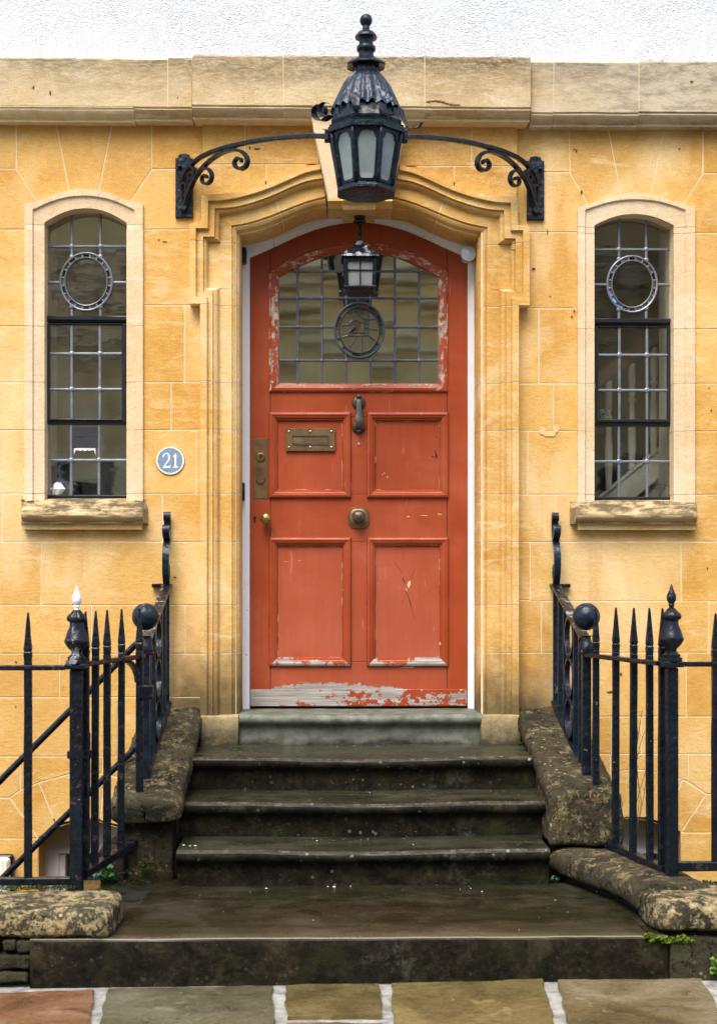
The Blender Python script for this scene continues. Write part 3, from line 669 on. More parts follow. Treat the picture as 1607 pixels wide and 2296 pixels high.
O('mortar_bed',slab([q(*p_) for p_ in [(455,262),(1158,262),(1158,434),(1117,431),(1077,426),(1018,409),(972,392),(935,376),(899,362),(714,361),(678,374),(641,390),(596,407),(536,423),(495,429),(455,432)]],BY+0.0016,0.02),M['mortar'],house)
# --- upper white wall
UY=0.03
O('upper_wall',box(PX(XL),PX(1052),UY,UY+0.2,PZ(150),6.5),M['roughcast'],house)
O('upper_wall',box(PX(1052),PX(XR),UY+0.002,UY+0.2,PZ(150),6.5),M['roughcast'],house)
O('upper_wall',box(PX(XL),PX(405),UY-0.0015,UY+0.02,PZ(150),6.5,0.001),M['roughcast'],house)
# --- cornice blocks: profile swept in X between joints
def cornice(x0,x1,proj,pt,pb,first,mat='cornice',name='cornice_stone'):
    # profile (d, py) from wall top to underside
    d=proj
    h=pb-pt
    prof=[(-0.04,pt-2),(d-0.006,pt-1),(d,pt+3),(d,pb-26),(d-0.007,pb-25),(d-0.007,pb-22),(d-0.004,pb-20),(d-0.012,pb-14),(d-0.028,pb-8),(d-0.040,pb-5),(d-0.040,pb),(-0.02,pb)]
    a=PX(x0,d)+0.0017; b=PX(x1,d)-0.0017; xm=(x0+x1)/2
    L=[]
    k=max(2,int((b-a)/0.05))
    for i in range(k+1):
        x=a+(b-a)*i/k
        L.append([Vector((x,-dd+ (mn.noise(Vector((x*9,py*0.08,3)))*0.0022 if dd>0 else 0),PZ(py,0.08,xm)+(mn.noise(Vector((x*7,py*.1,9)))*0.0016 if dd>0 else 0))) for dd,py in prof])
    return O(name,loft(L,caps=True),M[mat],house,smooth=True,auto=22)
cj=[XL,-330,-20,376,430]
for a,b in zip(cj[:-1],cj[1:]): cornice(a,b,0.10,129 if b<300 else 133,266 if b<400 else 268,0)
for a,b in zip([430,635,952],[635,952,1190]): cornice(a,b,0.135,134+(a-430)*0.006,270+(a-430)*0.008,0)
cj=[1190,1241,1432,1790,XR]
for a,b in zip(cj[:-1],cj[1:]): cornice(a,b,0.10,141,280,0)
cornice(XL,300,0.0985,129.5,266,0,'mortar','mortar_bed'); cornice(300,431,0.0985,133.5,268,0,'mortar','mortar_bed'); cornice(433,1187,0.1335,136.5,272.5,0,'mortar','mortar_bed'); cornice(1189,XR,0.0985,141.5,280,0,'mortar','mortar_bed')
# tufts of moss on the cornice ledge
V=[];F=[]
for i in range(90):
    px=random.choice([random.uniform(1190,1607),random.uniform(1340,1560),random.uniform(1420,1470)])
    x=PX(px,0.05); z=PZ(139,0.05,px); s=random.uniform(0.004,0.013)
    for k in range(3):
        a=random.uniform(0,6.28); c=Vector((x+random.uniform(-.01,.01),-0.01+random.uniform(-.02,.02),z+random.uniform(0,0.012)))
        u=Vector((math.cos(a),math.sin(a),random.uniform(-.4,.4)))*s; v_=Vector((-math.sin(a)*.4,math.cos(a)*.4,1))*s
        n=len(V); V+=[c-u,c+v_*0.6,c+u,c-v_*0.4]; F.append((n,n+1,n+2,n+3))
setp(O('moss',(V,F),M['moss'],house,weld=False),kind='stuff')

# ================================================================= DOOR SURROUND
DS=0.03
def arc(pts): return crom(pts,3)   # pts: corner + 4 -> 17 points
O_=[(450,1606),(450,684),(426,684),(426,504),(453,504)]; Oa=arc([(453, 441), (495, 438.6), (536, 433), (597, 416.5), (641, 400), (678, 384), (716, 371)])
A_=[(465,1606),(465,669),(440,669),(440,515),(467,515)]; Aa=arc([(467.5, 453.6), (506, 451.4), (553.6, 441.5), (604.7, 425), (648.5, 406), (685, 390.5), (719.5, 383)])
B0=[(477,1606),(477,655),(456,655),(456,532),(481,532)]; B0a=arc([(482, 468.4), (524, 465.6), (572, 453.4), (612, 438.8), (652, 420.7), (688.7, 407), (723.4, 401)])
B1=[(492,1606),(492,644),(467,644),(467,541),(494,541)]; B1a=arc([(494, 482), (535, 475.6), (579, 462.8), (619, 446.8), (656, 430), (688.7, 419.5), (725.5, 414)])
C_=[(519,1606),(519,644),(519,644),(519,541),(519,541)]; Ca=arc([(518, 502.4), (553.6, 496.5), (590, 485.5), (626.6, 471.7), (663, 457), (696, 445.4), (729.5, 437)])
C2=[(530,1606),(530,644),(530,644),(530,541),(530,541)]; C2a=arc([(531, 515.5), (568, 508), (601, 498.5), (632, 486), (667, 470.5), (699.7, 459), (732, 453)])
D_=[(537,1606),(537,644),(537,644),(537,541),(537,541)]; Da=arc([(537, 522.8), (571.8, 516.2), (604.7, 505.3), (634, 492.8), (666.8, 476.4), (699.7, 465), (733.5, 460.7)])
def ln(pts,y): return [Vector((P(a,b,DS).x,y,P(a,b,DS).z)) for a,b in pts]
def mids(A,B,t): return [(a[0]+(b[0]-a[0])*t,a[1]+(b[1]-a[1])*t) for a,b in zip(A,B)]
RV=0.20
def prof_lines(sel):
    o,a,b0,b1,c,c2,d=[sel(k) for k in ((O_,Oa),(A_,Aa),(B0,B0a),(B1,B1a),(C_,Ca),(C2,C2a),(D_,Da))]
    return [ln(o,0.012),ln(o,-0.062),ln(a,-0.062),ln(mids(a,b0,0.10),-0.044),ln(b0,-0.048),ln(mids(b0,b1,0.10),-0.035),ln(mids(b0,b1,0.34),-0.038),ln(mids(b0,b1,0.66),-0.032),ln(mids(b0,b1,0.92),-0.016),ln(b1,-0.010),
            ln(c,-0.014),ln(mids(c,c2,0.10),-0.003),ln(mids(c,c2,0.38),-0.007),ln(mids(c,c2,0.75),0.000),ln(c2,0.016),ln(mids(c2,d,0.3),0.020),ln(mids(c2,d,0.6),0.018),ln(d,0.030),ln(d,RV)]
def trim(lines,g,e0=True,e1=True):
    out=[]
    for l in lines:
        l=[v.copy() for v in l]
        if e0: l[0]=l[0]+(l[1]-l[0]).normalized()*min(g,(l[1]-l[0]).length*.45)
        if e1: l[-1]=l[-1]+(l[-2]-l[-1]).normalized()*min(g,(l[-2]-l[-1]).length*.45)
        out.append(l)
    return out
def both(name,lines,mat,smooth=True):
    vf=loft(lines)
    for s in (0,1):
        O(name, vf if s==0 else mirv(vf), M[mat], house, smooth=smooth, auto=28)
jy=[1606,1466,1357,1215,1107,964,857,684]
for y0,y1 in zip(jy[:-1],jy[1:]):
    def sel(k,y0=y0,y1=y1):
        x=k[0][0][0]; return [(x,y0+(y1-y0)*i/4) for i in range(5)]
    both('jamb_stone',trim(prof_lines(sel),JT),'surround')
def sel_ear(k):
    b=k[0]; pts=[(b[0][0],684),b[1],b[2],(b[2][0],543)]
    if b[1][1]>684-1e-6: pts[1]=(b[1][0],683.5); pts[2]=(b[2][0],683.5)
    return pts
both('jamb_stone',trim(prof_lines(sel_ear),JT),'surround')
def sel_h1(k): b,a=k; return [(b[3][0],542.5),(b[3][0],b[3][1]-0.2 if b[3][1]<542 else 541),(b[4][0],b[4][1]-0.2)]+a[:10]
both('arch_stone',trim(prof_lines(sel_h1),JT),'surround')
def sel_h2(k): return k[1][9:]
both('arch_stone',trim(prof_lines(sel_h2),JT),'surround')
# mortar seen in the joints: same moulding 4 mm behind
def sel_all(k): return [(k[0][0][0],1606),(k[0][0][0],684)]
for sl in (sel_all,sel_ear,sel_h1,lambda k:k[1][9:]):
    e_=0.0012; ls=[[v+Vector((e_ if i<2 else -e_,e_,-e_ if i<2 else e_)) for v in l] for i,l in enumerate(prof_lines(sl))]
    both('mortar_bed',ls,'mortar')
# bay return beside the arch (between bay edge and wall)
# --- keystone
def kq(px,py,d): return q(px,py,d)
KY=-0.105
O('keystone',bev(slab([q(697,262,0.1),q(912,262,0.1),q(879,447,0.1),q(736,447,0.1)],KY,0.3),0.004),M['pale'],house)
# shaped foot of the keystone: a cyma with a projecting middle
def foot(x0,x1,y,h0,h1,ye=0.09):
    pr=[(y,h0),(y-0.010,h0+1.5),(y-0.012,h0+5),(y-0.004,h0+8),(y+0.010,h0+12),(y+0.014,h1-3),(y+0.02,h1),(ye,h1),(ye,h0)]
    L=[[Vector((PX(x,0.1),yy,PZ(py,0.1))) for yy,py in pr] for x in (x0,x1)]
    return loft(L,closed=True,caps=True)
O('keystone_moulding',J(foot(735,770,KY,447,465),foot(840,880,KY,447,465),foot(768,842,KY-0.022,449,471,0.11)),M['surround'],house,smooth=True,auto=30)
# --- plinth blocks
for a,b in ((449,535),(1078,1167)):
    vf=lump(grid_box(PX(a,.06),PX(b,.06),-0.075,0.1,PZ(1672,.06),PZ(1604,.06),0.02,0.006),0.004,9,a*0.01,0.0015)
    O('plinth_block',vf,M['plinth'],house,smooth=True)

# ================================================================= WINDOWS
def win_surround(sgn, ox0,ox1,oy_bot,osp,otop, sx0,sx1,sy,stop, ix0,ix1,isp,itop):
    """o: opening, s: step line, i: outer edge; smooth segmental heads"""
    def outline(x0,x1,bot,sp,top):
        c=(x0+x1)/2; w_=(x1-x0)/2
        half=[(x0,bot),(x0,(bot*0.35+sp*0.65)),(x0,sp)]
        a=[(x0,sp),(x0+w_*0.30,sp-(sp-top)*0.50),(x0+w_*0.62,sp-(sp-top)*0.86),(c,top),(c+w_*0.38,sp-(sp-top)*0.86),(c+w_*0.70,sp-(sp-top)*0.50),(x1,sp)]
        return a
    def outer(x0,x1,sp,top):
        c=(x0+x1)/2; w_=(x1-x0)/2
        return [(x0,sp),(x0+w_*0.30,sp-(sp-top)*0.30),(x0+w_*0.60,sp-(sp-top)*0.80),(c,top),(c+w_*0.40,sp-(sp-top)*0.80),(c+w_*0.70,sp-(sp-top)*0.30),(x1,sp)]
    iA=crom(outer(ix0,ix1,isp,itop),4); sA=crom(outline(sx0,sx1,0,sy,stop),4); oA=crom(outline(ox0,ox1,0,osp,otop),4)
    yo,ys,yi=-0.014,-0.014,0.000
    def lines(i,s,o):
        f=lambda pts,y:[Vector((P(a,b,0.01).x,y,P(a,b,0.01).z)) for a,b in pts]
        return [f(i,0.012),f(mids(i,s,0.03),yo),f(s,yo),f(mids(s,o,0.10),yo+0.009),f(mids(s,o,0.30),-0.004),f(o,-0.003),f(mids(o,o,0),0.13)]
    n=len(iA)
    ks=[0,5,9,15,19,n-1]
    # head stones; joints radiate
    for a,b in zip(ks[:-1],ks[1:]):
        if a==0: i_=[(ix0,osp+6)]+iA[:b+1]; s_=[(sx0,osp+6)]+sA[:b+1]; o_=[(ox0,osp+6)]+oA[:b+1]
        elif b==n-1: i_=iA[a:]+[(ix1,osp+6)]; s_=sA[a:]+[(sx1,osp+6)]; o_=oA[a:]+[(ox1,osp+6)]
        else: i_,s_,o_=iA[a:b+1],sA[a:b+1],oA[a:b+1]
        O('head_stone',loft(trim(lines(i_,s_,o_),0.0022)),M['pale'],house,smooth=True,auto=25)
    js=[osp+6]+([514,731,857,964,1107,oy_bot] if sgn<0 else [523,737,860,967,1109,oy_bot])
    js=sorted(set(js))
    for y0,y1 in zip(js[:-1],js[1:]):
        if y1-y0<12: continue
        for (a,b,c) in ((ix0,sx0,ox0),(ix1,sx1,ox1)):
            O('jamb_stone',loft(trim(lines([(a,y1),(a,(y0+y1)/2),(a,y0)],[(b,y1),(b,(y0+y1)/2),(b,y0)],[(c,y1),(c,(y0+y1)/2),(c,y0)]),0.0024)),M['pale'],house,smooth=True,auto=25)
    # joint mortar
    full=lambda ar,x0,x1:[(x0,oy_bot)]+ar+[(x1,oy_bot)]
    e_=0.0012; xc_=PX((ox0+ox1)/2)
    ls=[[v+Vector(((1 if v.x>xc_ else -1)*(e_ if i>1 else -e_),e_,e_ if i>1 else -e_)) for v in l] for i,l in enumerate(lines(full(iA,ix0,ix1),full(sA,sx0,sx1),full(oA,ox0,ox1)))]
    O('mortar_bed',loft(ls),M['mortar'],house)
def sill(x0,x1,l0,l1,yt,yr0,yr1,yb,dp=0.085):
    xm=(x0+x1)/2
    z=lambda py,d:PZ(py,d,xm)
    pr=[(-0.10,yt-2,0),(0.0,yt+2,0),(dp-0.045,yr0,0.05),(dp-0.02,yr0+3,0.07),(dp-0.006,yr0+9,.08),(dp,yr0+16,.08),(dp-0.006,yr1-5,.08),(dp-0.022,yr1,.07),(dp-0.030,yr1+3,.06),(dp-0.028,yr1+6,.06)]
    a,b=PX(x0,dp),PX(x1,dp); k=36; L=[]
    for i in range(k+1):
        x=a+(b-a)*i/k; e=min(i,k-i)*(b-a)/k; sh=max(0.0,1-e/0.028); tb=math.sqrt(max(0,1-sh*sh)) if sh>0 else 1
        L.append([Vector((x,-(d*(tb if d>0 else 1))+mn.noise(Vector((x*11,j*.6,x0*.01)))*0.0025,z(py,d)+mn.noise(Vector((x*9,j*.7,3)))*0.002)) for j,(d,py,_) in enumerate(pr)])
    O('window_sill',loft(L,caps=True),M['sill'],house,smooth=True,auto=45)
    pr=[(-0.05,yr1+5),(dp-0.034,yr1+5),(dp-0.034,yr1+8),(dp-0.044,yr1+9),(dp-0.046,yb),(-0.02,yb)]
    a,b=PX(l0,dp-.04),PX(l1,dp-.04)
    O('sill_apron',loft([[Vector((x,-d,z(py,dp-.04))) for d,py in pr] for x in (a,b)],closed=True,caps=True),M['surround'],house)
win_surround(-1, 99,283,1124,497,465, 73,302,470,438, 55,321,457,424)
win_surround(1, 1333,1511,1128,503,478, 1311,1537,470,446, 1294,1558,463,434)
sill(38,327,51,317,1118,1139,1167,1187)
sill(1284,1573,1297,1560,1122,1139,1168,1188)

# ---------------------------------------------------------------- scars and patches on the stone
def blot(px,py,w,h,y,rs,n=22,rag=0.45):
    pts=[]
    for k in range(n):
        a=2*math.pi*k/n; r=1-rag*rs.random(); pts.append((px+w*r*math.cos(a),py+h*r*math.sin(a)))
    return [Vector((P(a,b,-y).x,y,P(a,b,-y).z)) for a,b in pts],[tuple(range(n))]
rs=random.Random(31)
M['scar']=simple('brown weathered scar',(0.115,0.048,0.016),0.95,0,0.8,60,0.5)
V=[]
for i in range(9): V.append(blot(960+i*8.4,230-3*math.sin(i*0.7)+(i-4)*0.6,6.5,(3.6-0.28*abs(i-3)),-0.1358,rs))
O('erosion_scar',J(*V),M['scar'],house,weld=False)
for px,py,w,h,y in ((576,333,12,3.5,BY),(560,331,4,4,BY),(368,541,8,2,-0.002),(356,537,3,2,-0.002),(1287,334,5,2,-.002),(1292,338,2,6,-.002),(1523,333,4,2,-.002),(1303,430,3,6,-.002),(1182,462,3,7,-.002),(1227,520,2,8,-.002),(1233,664,2.5,2.5,-.002),(1282,710,4,3,-.002),(1287,697,3,4,-.002),(1196,602,5,3,-.002),(1150,560,6,3,-.052),(1368,1552,9,3.5,-.002),(1392,1512,4,5,-.002),(1586,1275,3,4,-.002),(1594,920,3,3,-.002),(1590,870,3,2,-.002),(190,1388,4,3,-.002),(380,1292,3,2,-.002),(392,1294,5,2,-.002),(36,1485,3,3,-.002),(35,1585,2,3,-.002),(74,196,4,5,-.1005),(113,208,3,8,-.1005),(398,218,2,3,-.1005),(1550,182,5,4,-.1005),(1418,278,4,2,-.07)):
    O('stone_scar',blot(px,py,w,h,y-0.0012,rs,12,0.6),M['scar'],house)
M['patch']=simple('pale repair mortar',(0.68,0.48,0.22),0.95,0,0.6,50,0.12)
O('cement_patch',J(blot(1216,966,9,10,-0.0035,rs,20,0.3),blot(1246,962,8,10,-0.0036,rs,20,0.3),blot(1231,972,16,8,-0.0034,rs,20,0.3)),M['patch'],house,weld=False)
# ---------------------------------------------------------------- leaded lights
WY=0.075; WD=-WY
def wq(px,py,d=WD): p=P(px,py,d); return Vector((p.x,-d,p.z))
def came_bar(parent,a,b,d,w,mat,dep=0.007):
    A,B=wq(*a,d),wq(*b,d); dr=(B-A).normalized(); n=Vector((0,1,0)).cross(dr)*(w/2)
    sec=[(-w/2,0.001),(-w/2,-0.002),(-w*0.22,-dep*0.7),(w*0.22,-dep*0.7),(w/2,-0.002),(w/2,0.001)]
    lat=Vector((0,1,0)).cross(dr).normalized()
    L=[[p+lat*s+Vector((0,1,0))*u for s,u in sec] for p in (A,B)]
    return O('lead_came',loft(L,closed=True,caps=True),M[mat],parent)
def solder(parent,pt,d,r,mat):
    c=wq(*pt,d)
    return lathe([(r,0.001),(r,0.004),(r*0.6,0.0066),(0.0006,0.0074)],(c.x,c.y,c.z),7,'y')
def pane(parent,poly,d,mat,name='pane',tilt=0.0025):
    tx,tz=random.uniform(-tilt,tilt),random.uniform(-tilt,tilt)
    pts=[wq(a,b,d) for a,b in poly]; cx=sum(p.x for p in pts)/len(pts); cz=sum(p.z for p in pts)/len(pts)
    V=[Vector((p.x,p.y+0.0015+(p.x-cx)*tx*4+(p.z-cz)*tz*4,p.z)) for p in pts]
    return O(name,(V,[tuple(range(len(V)))]),mat,parent,weld=False)
def ell(c,r,k,n): a=2*math.pi*k/n; return (c[0]+r[0]*math.sin(a),c[1]-r[1]*math.cos(a))
def ring_came(parent,c,ro,ri,d,mat,n=56,dep=0.008):
    L=[]
    for k in range(n):
        L.append([wq(*ell(c,ro,k,n),d),wq(*ell(c,ro,k,n),d)+Vector((0,-dep*0.6,0)),wq(*ell(c,((ro[0]+ri[0])/2,(ro[1]+ri[1])/2),k,n),d)+Vector((0,-dep,0)),wq(*ell(c,ri,k,n),d)+Vector((0,-dep*0.6,0)),wq(*ell(c,ri,k,n),d)])
    L.append(L[0])
    return O('lead_ring',loft(L),M[mat],parent,smooth=True,auto=50)
def star(c_far,rect_,c,r,n=72):
    """rectangle minus an ellipse, star-shaped from c_far"""
    x0,x1,y0,y1=rect_; inside=lambda p:((p[0]-c[0])/r[0])**2+((p[1]-c[1])/r[1])**2<1
    pts=[]
    for k in range(24):
        t=k/24
        pts+=[(x0+(x1-x0)*t,y0),(x1,y0+(y1-y0)*t),(x1-(x1-x0)*t,y1),(x0,y1-(y1-y0)*t)]
    pts=[p for p in pts if not inside(p)]
    pts+=[e for e in (ell(c,r,k,n) for k in range(n)) if x0<=e[0]<=x1 and y0<=e[1]<=y1]
    pts.sort(key=lambda p:math.atan2(p[1]-c_far[1],p[0]-c_far[0]))
    return pts
def bar(parent,name,x0,x1,y0,y1,d,dep,mat,b=0.003):
    return O(name,pbox(x0,x1,y0,y1,d,dep,b),M[mat],parent)
def seg_pane(parent,c,ro,ri,a0,a1,d,mat,name='coloured_pane'):
    n=360; pts=[ell(c,ro,a0+(a1-a0)*i/4,n) for i in range(5)]+[ell(c,ri,a1-(a1-a0)*i/4,n) for i in range(5)]
    return pane(parent,pts,d,mat,name,0.0008)
def leaded_window(W):
    x0,x1=W['x']; v1,v2=W['v']; y_top,y_t0,y_t1=W['y']; d=WD
    w_=O('window',pbox(x0-6,x0+1,y_top,W['bot'],d+0.003,0.04,0.002),M['casement'],house,label=W['label'])
    cw=0.0118
    h1,h2=W['h']; c=W['c']; ro=W['ro']; ri=W['ri']
    gl=M[W.get('glass','glass')]
    # top light
    for a,b in ((x0,v1),(v1,v2),(v2,x1)): pane(w_,[(a,y_top),(b,y_top),(b,h1),(a,h1)],d,gl)
    pane(w_,star((x0+1,h1+1),(x0,v1,h1,h2),c,ro),d,gl); pane(w_,star((x0+1,y_t0-1),(x0,v1,h2,y_t0),c,ro),d,gl)
    pane(w_,star((x1-1,h1+1),(v2,x1,h1,h2),c,ro),d,gl); pane(w_,star((x1-1,y_t0-1),(v2,x1,h2,y_t0),c,ro),d,gl)
    pane(w_,star((c[0],h1+1.5),(v1,v2,h1,c[1]-ro[1]*0.6),c,ro),d,gl); pane(w_,star((c[0],y_t0-1),(v1,v2,c[1]+ro[1]*0.6,y_t0),c,ro),d,gl)
    pane(w_,[ell(c,ri,k,40) for k in range(40)],d,gl,tilt=0.001)
    cols=W['cols']; n=len(cols); sg=360/n
    for k,cn in enumerate(cols):
        a0=k*sg-sg/2+2.5; a1=a0+sg-5
        seg_pane(w_,c,(ro[0]-4,ro[1]-4),(ri[0]+3,ri[1]+3),a0,a1,d-0.001,CG[cn] if cn else M['glass_tex'])
        a=k*sg-sg/2
        came_bar(w_,ell(c,(ro[0]-2,ro[1]-2),a,360),ell(c,(ri[0]+1,ri[1]+1),a,360),d+0.001,0.009,'lead')
    ring_came(w_,c,ro,(ro[0]-4.6,ro[1]-4.6),d+0.002,'lead'); ring_came(w_,c,(ri[0]+3.6,ri[1]+3.6),ri,d+0.002,'lead')
    sol=[]
    def top_x(vx): return c[1]-ro[1]*math.sqrt(max(0,1-((vx-c[0])/ro[0])**2))
    for vx in (v1,v2):
        t=top_x(vx); b_=2*c[1]-t
        came_bar(w_,(vx,y_top),(vx,t+2),d,cw,'lead'); came_bar(w_,(vx,b_-2),(vx,y_t0),d,cw,'lead'); sol+=[solder(w_,(vx,h1),d,0.013,'lead'),solder(w_,(vx,t),d+.001,0.012,'lead'),solder(w_,(vx,b_),d+.001,0.012,'lead')]
    came_bar(w_,(x0,h1),(x1,h1),d,cw,'lead'); came_bar(w_,(x0,h2),(c[0]-ro[0]+2,h2),d,cw,'lead'); came_bar(w_,(c[0]+ro[0]-2,h2),(x1,h2),d,cw,'lead')
    # transom and casement
    bar(w_,'transom',x0-6,x1+6,y_t0,y_t0+9,d+0.022,0.03,'casement'); bar(w_,'transom',x0-6,x1+6,y_t0+9,y_t1-2,d+0.010,0.03,'casement')
    fx0,fx1,fy0,fy1=W['fr']; gx0,gx1,gy0,gy1=W['g']
    bar(w_,'casement_frame',fx0,gx0,fy0,fy1,d+0.018,0.03,'casement'); bar(w_,'casement_frame',gx1,fx1,fy0,fy1,d+0.018,0.03,'casement')
    bar(w_,'casement_frame',gx0,gx1,fy0,gy0,d+0.016,0.028,'casement'); bar(w_,'casement_frame',gx0-2,gx1+2,gy1,fy1-4,d+0.022,0.034,'casement')
    bar(w_,'casement_frame',x0-6,x1+6,fy1-4,fy1+6,d+0.008,0.03,'casement')
    u1,u2=W['mv']; k1,k2=W['mh']
    ys=[gy0,k1,k2,gy1]; xs=[gx0,u1,u2,gx1]; dm=d+0.004
    for i in range(3):
        for j in range(3): pane(w_,R4(xs[i],xs[i+1],ys[j],ys[j+1]),dm,gl)
    for vx in (u1,u2): came_bar(w_,(vx,gy0),(vx,gy1),dm,cw,'lead')
    for hy in (k1,k2):
        came_bar(w_,(gx0,hy),(gx1,hy),dm,cw,'lead'); sol+=[solder(w_,(u1,hy),dm,0.014,'lead'),solder(w_,(u2,hy),dm,0.014,'lead')]
    # lower light
    bt=W['bot']-5; y0=fy1+6; xs=[x0,*W['bv'],x1]; hb=W['bh']
    for i in range(3):
        pane(w_,R4(xs[i],xs[i+1],y0,hb),d,gl); pane(w_,R4(xs[i],xs[i+1],hb,bt),d,gl)
    for vx in W['bv']: came_bar(w_,(vx,y0),(vx,bt),d,cw,'lead'); sol.append(solder(w_,(vx,hb),d,0.014,'lead'))
    came_bar(w_,(x0,hb),(x1,hb),d,cw,'lead')
    bar(w_,'casement_frame',x0-6,x1+6,bt-1,bt+6,d+0.010,0.03,'casement'); bar(w_,'casement_frame',x1-1,x1+6,y_top,W['bot'],d+0.003,0.04,'casement',0.002)
    so=O('solder_joints',J(*sol),M['lead'],w_,smooth=True); so['kind']='stuff'
    # curled stay behind the glass
    sp=[]
    sx,sy_,sg_=W['stay']
    for i in range(30):
        a=i*0.42; r=2.0+i*0.34; sp.append(wq(sx+sg_*r*math.cos(a),sy_+r*math.sin(a),d-0.02))
    O('window_stay',tube(sp,0.0025,6),M['lead_dark'],w_,smooth=True)
    return w_
_lc=['black',None,'black',None,'black',None,'red',None,'teal',None]
wl=leaded_window(dict(x=(101,284),v=(161,225),y=(455,708,724),h=(552,633),c=(193.5,631.5),ro=(60,66.5),ri=(46,52),cols=['black',None,'red',None,'black',None,'red',None,'black',None,'red',None,'teal',None,'navy',None,'black',None,'brown',None],
  fr=(98,283,724,946),g=(111,273,727,939),mv=(160.6,224),mh=(793,873),bot=1116,bv=(159.5,222),bh=1032,stay=(258,924,1),label='left leaded window with black card in its lower middle pane'))
wr=leaded_window(dict(glass='glass_right',x=(1331,1509),v=(1387,1448),y=(468,714,730),h=(559,638),c=(1416.5,637),ro=(58,65),ri=(44,51),cols=['black',None,'orange',None,'black',None,'brown',None,'teal',None,'red',None,'blue','sky','violet',None,'black','smoke','red',None],
  fr=(1331,1511,730,950),g=(1341,1497,733,940),mv=(1388,1450),mh=(796,875),bot=1120,bv=(1387,1450),bh=1035,stay=(1354,929,-1),label='right leaded window with stair balusters behind the glass'))
# latch plates at the right casement
for a,b in ((1505,1517),(1327,1335)):
    O('latch_plate',pbox(a,b,858,872,WD+0.03,0.012,0.002),M['lead_dark'],wr)
# ---------------------------------------------------------------- things behind the panes
cards=[]
for i,(a,b) in enumerate(((958,979),(981,1003))):
    o=O('card',box(wq(162,0).x,wq(221,0).x,WY-0.004,WY-0.0025,wq(0,b).z,wq(0,a).z),M['card'],None)
    setp(o,('upper' if i==0 else 'lower')+' black card taped over a pane of the left leaded window','card','black cards behind the left window')
V=[];a=[];n=18
for i in range(n+1):
    px=166+48*i/n; a.append((px,1004+random.uniform(-1,1)))
for i in range(n,-1,-1):
    px=166+48*i/n; a.append((px,1010+random.uniform(-2,1.5)+(10 if i in(0,n) else 0)))
pts=[wq(*p_,WD+0.0015) for p_ in a]
nn=len(pts); V=pts+[v+Vector((0,0.001,0)) for v in pts]
o=O('paper_strip',(V,[tuple(range(nn)),tuple(range(2*nn-1,nn-1,-1))]+[(i,(i+1)%nn,nn+(i+1)%nn,nn+i) for i in range(nn)]),M['paper'],None)
setp(o,'torn white paper strip on the left window below the black cards','paper strip')
c=wq(131,1094,WD-0.05)
vf=lump(lathe([(0.001,-0.03),(0.050,-0.032),(0.060,-0.008),(0.055,0.014),(0.040,0.030),(0.001,0.034)],c,30),0.015,24,2.2,0.008)
o=O('plastic_bag',vf,M['bag'],None); setp(o,'crumpled white plastic bag inside the left window bottom pane','plastic bag')
c=wq(1498,1105,WD-0.03)
o=O('paper_scrap',([c+Vector((-0.035,0,-0.02)),c+Vector((0.012,0,-0.025)),c+Vector((0.014,0,0.015)),c+Vector((-0.008,0.012,0.03)),c+Vector((-0.02,0.01,0.01))],[(0,1,2,3,4)]),M['paper'],None)
bpy.context.view_layer.update()
setp(o,'white paper scrap in the right window bottom corner','paper scrap')
# --- interior
O('interior_wall',J(box(PX(-500),PX(2110),2.6,2.7,-0.2,4.2),box(PX(-520),PX(-500),0.25,2.7,-0.2,4.2),box(PX(2110),PX(2130),0.25,2.7,-0.2,4.2),box(PX(-500),PX(2110),0.25,2.6,4.0,4.1)),M['tan_wall'],house)
O('interior_floor',box(PX(-500),PX(2110),0.25,2.6,0.45,0.5),M['mahogany'],house)
# window reveal linings inside (pale plaster)
for a,b in ((99,284),(1330,1512)):
    O('interior_lining',J(box(PX(a)-0.02,PX(a),0.12,0.30,PZ(1125),PZ(450)),box(PX(b),PX(b)+0.02,0.12,0.30,PZ(1125),PZ(450)),box(PX(a),PX(b),0.12,0.30,PZ(1125)-0.03,PZ(1121))),M['ivory'],house)
O('interior_wall',J(box(PX(-500),PX(96)-.03,0.20,0.26,-0.2,4.1),box(PX(284)+.03,PX(520),0.20,0.26,-0.2,4.1),box(PX(1090),PX(1328)-.02,0.20,0.26,-0.2,4.1),box(PX(1513)+.03,PX(2110),0.20,0.26,-0.2,4.1),box(PX(520),PX(1090),0.29,0.30,PZ(430),4.1),box(PX(96)-.03,PX(284)+.03,0.20,0.26,PZ(440),4.1),box(PX(1328)-.02,PX(1513)+.03,0.20,0.26,PZ(445),4.1),box(PX(96)-.03,PX(284)+.03,0.20,0.26,-0.2,PZ(1130)),box(PX(1328)-.02,PX(1513)+.03,0.20,0.26,-0.2,PZ(1130))),M['tan_wall'],house)
